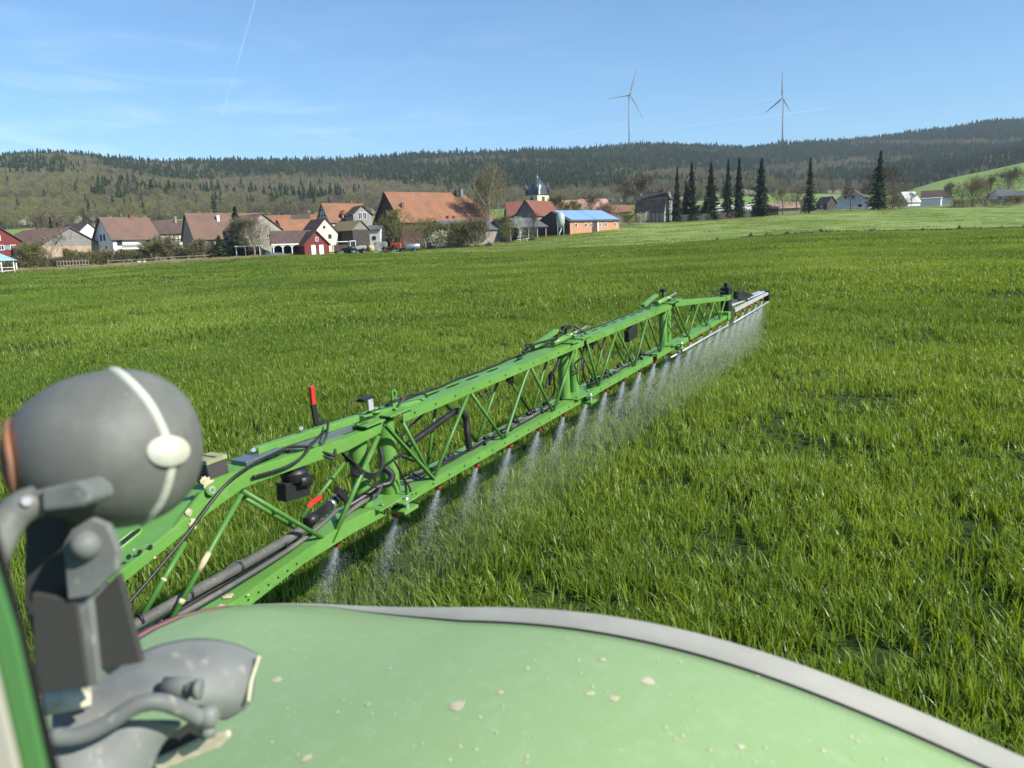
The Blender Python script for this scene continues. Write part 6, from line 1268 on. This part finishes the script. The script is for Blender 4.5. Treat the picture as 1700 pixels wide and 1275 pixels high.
def prism(name, poly, Z, th, material, parent=TR, bev=.004, tilt=0):
    """picture-parallel plate with real thickness; tilt = extra depth per pixel row"""
    b = MB(); n = len(poly); Zs = [Z+tilt*(y-poly[0][1]) for x, y in poly]
    vs = [TL(atz(x, y, z_)) for (x, y), z_ in zip(poly, Zs)]+[TL(atz(x, y, z_)+fw*th) for (x, y), z_ in zip(poly, Zs)]
    b.add(vs, [tuple(range(n)), tuple(range(2*n-1, n-1, -1))]+[(i, i+n, (i+1) % n+n, (i+1) % n) for i in range(n)]); return b.build(name, M[material], parent, bevel=bev)
# bracket, connector, base
br = prism('lamp_bracket', [(40, 850), (110, 842), (120, 1140), (72, 1148), (38, 1000)], .88, .05, 'bracket_dark')
prism('bracket_side', [(104, 905), (118, 880), (150, 860), (178, 872), (195, 915), (193, 948), (150, 990), (112, 996)], .84, .012, 'bracket', br, .002)
prism('bracket_arm', [(112, 992), (148, 990), (163, 1135), (128, 1140)], .85, .06, 'bracket', br, .0015)
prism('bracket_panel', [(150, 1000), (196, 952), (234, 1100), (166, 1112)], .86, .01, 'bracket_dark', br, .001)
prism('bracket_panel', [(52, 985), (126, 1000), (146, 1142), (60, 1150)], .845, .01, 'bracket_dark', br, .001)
q = atz(139, 906, .835); b = MB(); b.tube([TL(q-fw*t) for t in (-.01, .0, .006, .011, .0135)], [.0165, .0165, .014, .008, .002], 20); b.build('bolt_head', M['bracket'], br)
prism('connector', [(66, 812), (128, 798), (146, 812), (152, 830), (140, 842), (68, 850)], .80, .05, 'bracket', lamp, .004)
prism('connector_plug', [(42, 818), (66, 813), (70, 846), (46, 852)], .805, .04, 'lamp_grey', lamp, .003)
b = MB(); b.tube(spline([TL(atz(x, y, z_)) for x, y, z_ in ((62, 832, .82), (38, 842, .81), (14, 864, .8), (-8, 905, .78), (-30, 960, .75))], 6), .018, 14); b.build('cable', M['lamp_grey'], lamp)
b = MB(); b.tube([TL(atz(46, 832, .8)), TL(atz(44, 832, .793))], .005, 10); b.build('plug_pin', M['white_al'], lamp)
def shell(name, rows, material, th=.01, parent=TR):
    """curved sheet from rows of (px, py, depth)"""
    nr, nc = len(rows), len(rows[0]); G_ = [[TL(atz(*c)) for c in spl] for spl in rows]; rr = [spline(r_, 5) for r_ in G_]; nc2 = len(rr[0]); cols = [spline([rr[i][j] for i in range(nr)], 5) for j in range(nc2)]; n2 = len(cols[0]); b = MB()
    b.add([p for c in cols for p in c], [(j*n2+i, (j+1)*n2+i, (j+1)*n2+i+1, j*n2+i+1) for j in range(nc2-1) for i in range(n2-1)], 0, True); o = b.build(name, M[material], parent); s = o.modifiers.new('solid', 'SOLIDIFY'); s.thickness = th; s.offset = 0; return o
bs = shell('base_bracket', [[(95, 1150, 1.0), (180, 1118, 1.04), (255, 1078, 1.08), (330, 1064, 1.12), (392, 1074, 1.14), (430, 1090, 1.15)],
                            [(90, 1175, .98), (175, 1150, 1.0), (255, 1125, 1.03), (330, 1105, 1.07), (390, 1110, 1.1), (420, 1125, 1.12)],
                            [(88, 1200, .96), (175, 1175, .98), (255, 1155, 1.0), (330, 1150, 1.04), (385, 1155, 1.08), (413, 1165, 1.1)],
                            [(90, 1225, .95), (175, 1200, .97), (250, 1180, .99), (300, 1182, 1.03), (340, 1190, 1.06), (375, 1190, 1.09)]], 'bracket')
shell('base_foot', [[(80, 1215, .93), (160, 1205, .95), (230, 1195, .97), (300, 1200, 1.0)], [(85, 1250, .92), (160, 1240, .94), (225, 1230, .96), (265, 1235, .99)], [(90, 1300, .9), (160, 1300, .92), (215, 1300, .95), (240, 1290, .98)]], 'bracket', .012, bs)
b = MB(); b.tube(spline([TL(atz(*c)) for c in ((430, 1089, 1.13), (424, 1108, 1.12), (416, 1135, 1.1), (412, 1166, 1.08))], 5), .003, 8); b.build('worn_edge', M['dust'], bs)
b = MB(); b.tube(spline([TL(atz(*c)) for c in ((80, 1225, .9), (130, 1222, .91), (180, 1200, .92), (225, 1172, .93), (262, 1165, .94), (300, 1176, .96), (332, 1192, .98), (345, 1190, .99))], 6), .0105, 14); b.build('hose', M['bracket'], bs)
for (x, y, z_, r_, l_) in ((298, 1142, 1.0, .014, .04), (322, 1144, .995, .010, .022), (330, 1144, .99, .013, .008), (345, 1190, .985, .014, .025)):
    a = atz(x, y, z_); b = MB(); b.tube([TL(a-rt*l_*.5), TL(a+rt*l_*.3), TL(a+rt*l_*.5)], [r_, r_, r_*.6], 14); b.build('bolt_head', M['bracket'], bs)
shell('side_strut', [[(70, 1150, .95), (110, 1146, .96), (150, 1142, .98)], [(74, 1185, .93), (110, 1180, .94), (150, 1172, .96)]], 'dust', .008, bs)
prism('clamp_strip', [(250, 1262, 0), (328, 1228, 0), (378, 1214, 0), (382, 1224, 0), (362, 1244, 0), (300, 1268, 0), (262, 1280, 0)] and [(250, 1264), (328, 1228), (378, 1214), (382, 1224), (362, 1244), (300, 1268), (262, 1284)], 1.04, .01, 'dust', bs, .003)
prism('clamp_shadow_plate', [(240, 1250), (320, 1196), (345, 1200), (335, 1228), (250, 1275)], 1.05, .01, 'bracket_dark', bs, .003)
q = atz(345, 1222, 1.02); b = MB(); b.tube([TL(q), TL(q+up*.012)], .011, 6); b.tube([TL(q+up*.012), TL(q+up*.02)], .006, 8); b.build('bolt_head', M['bracket'], bs)
# cab pillar at the left edge: seal, painted frame, inner trim
def strut(name, rows, Z, th, material, parent=TR):
    b = MB(); vs = []
    for xl, xr, y in rows: vs += [TL(atz(xl, y, Z)), TL(atz(xr, y, Z)), TL(atz(xr-6, y, Z+th)), TL(atz(xl-6, y, Z+th))]
    k = len(rows); b.add(vs, [(4*i+j, 4*i+(j+1) % 4, 4*i+4+(j+1) % 4, 4*i+4+j) for i in range(k-1) for j in range(4)]+[(3, 2, 1, 0), (4*k-4, 4*k-3, 4*k-2, 4*k-1)]); return b.build(name, M[material], parent, bevel=.003)
PZ = .42
pil = strut('cab_pillar', [(-280, -205, 300), (-85, -32, 850), (-20, 30, 1050), (38, 86, 1300), (90, 140, 1500)], PZ, .03, 'pillar')
strut('window_seal', [(-215, -180, 300), (-40, -10, 850), (24, 44, 1050), (80, 106, 1300), (134, 165, 1500)], PZ+.02, .045, 'seal', pil)
strut('inner_trim', [(-460, -275, 300), (-260, -80, 850), (-200, -18, 1050), (-140, 40, 1300), (-90, 92, 1500)], PZ-.02, .05, 'trim', pil)

# ------------------------------------------------------------------ air: faint haze that the far hills fade into
hb = MB(); zmin = float(np.min(Zk))-30; hb.box(-4200, 4200, -4200, 4200, min(zmin, -40), 560); hz_ = hb.build('haze', [], None) if False else None
me = bpy.data.meshes.new('haze'); me.from_pydata(hb.v, [], hb.f); hz_ = bpy.data.objects.new('haze', me); col.objects.link(hz_); hm = bpy.data.materials.new('haze'); hm.use_nodes = True; nt = hm.node_tree; nt.nodes.clear()
pv = N(nt, 'ShaderNodeVolumePrincipled'); pv.inputs['Color'].default_value = (.7, .88, 1, 1); pv.inputs['Density'].default_value = .0001; pv.inputs['Anisotropy'].default_value = .0
mo = N(nt, 'ShaderNodeOutputMaterial'); Lk(nt, pv.outputs[0], mo.inputs['Volume']); me.materials.append(hm); tag(hz_, 'faint blue haze in the air over the valley', None, None, 'stuff')
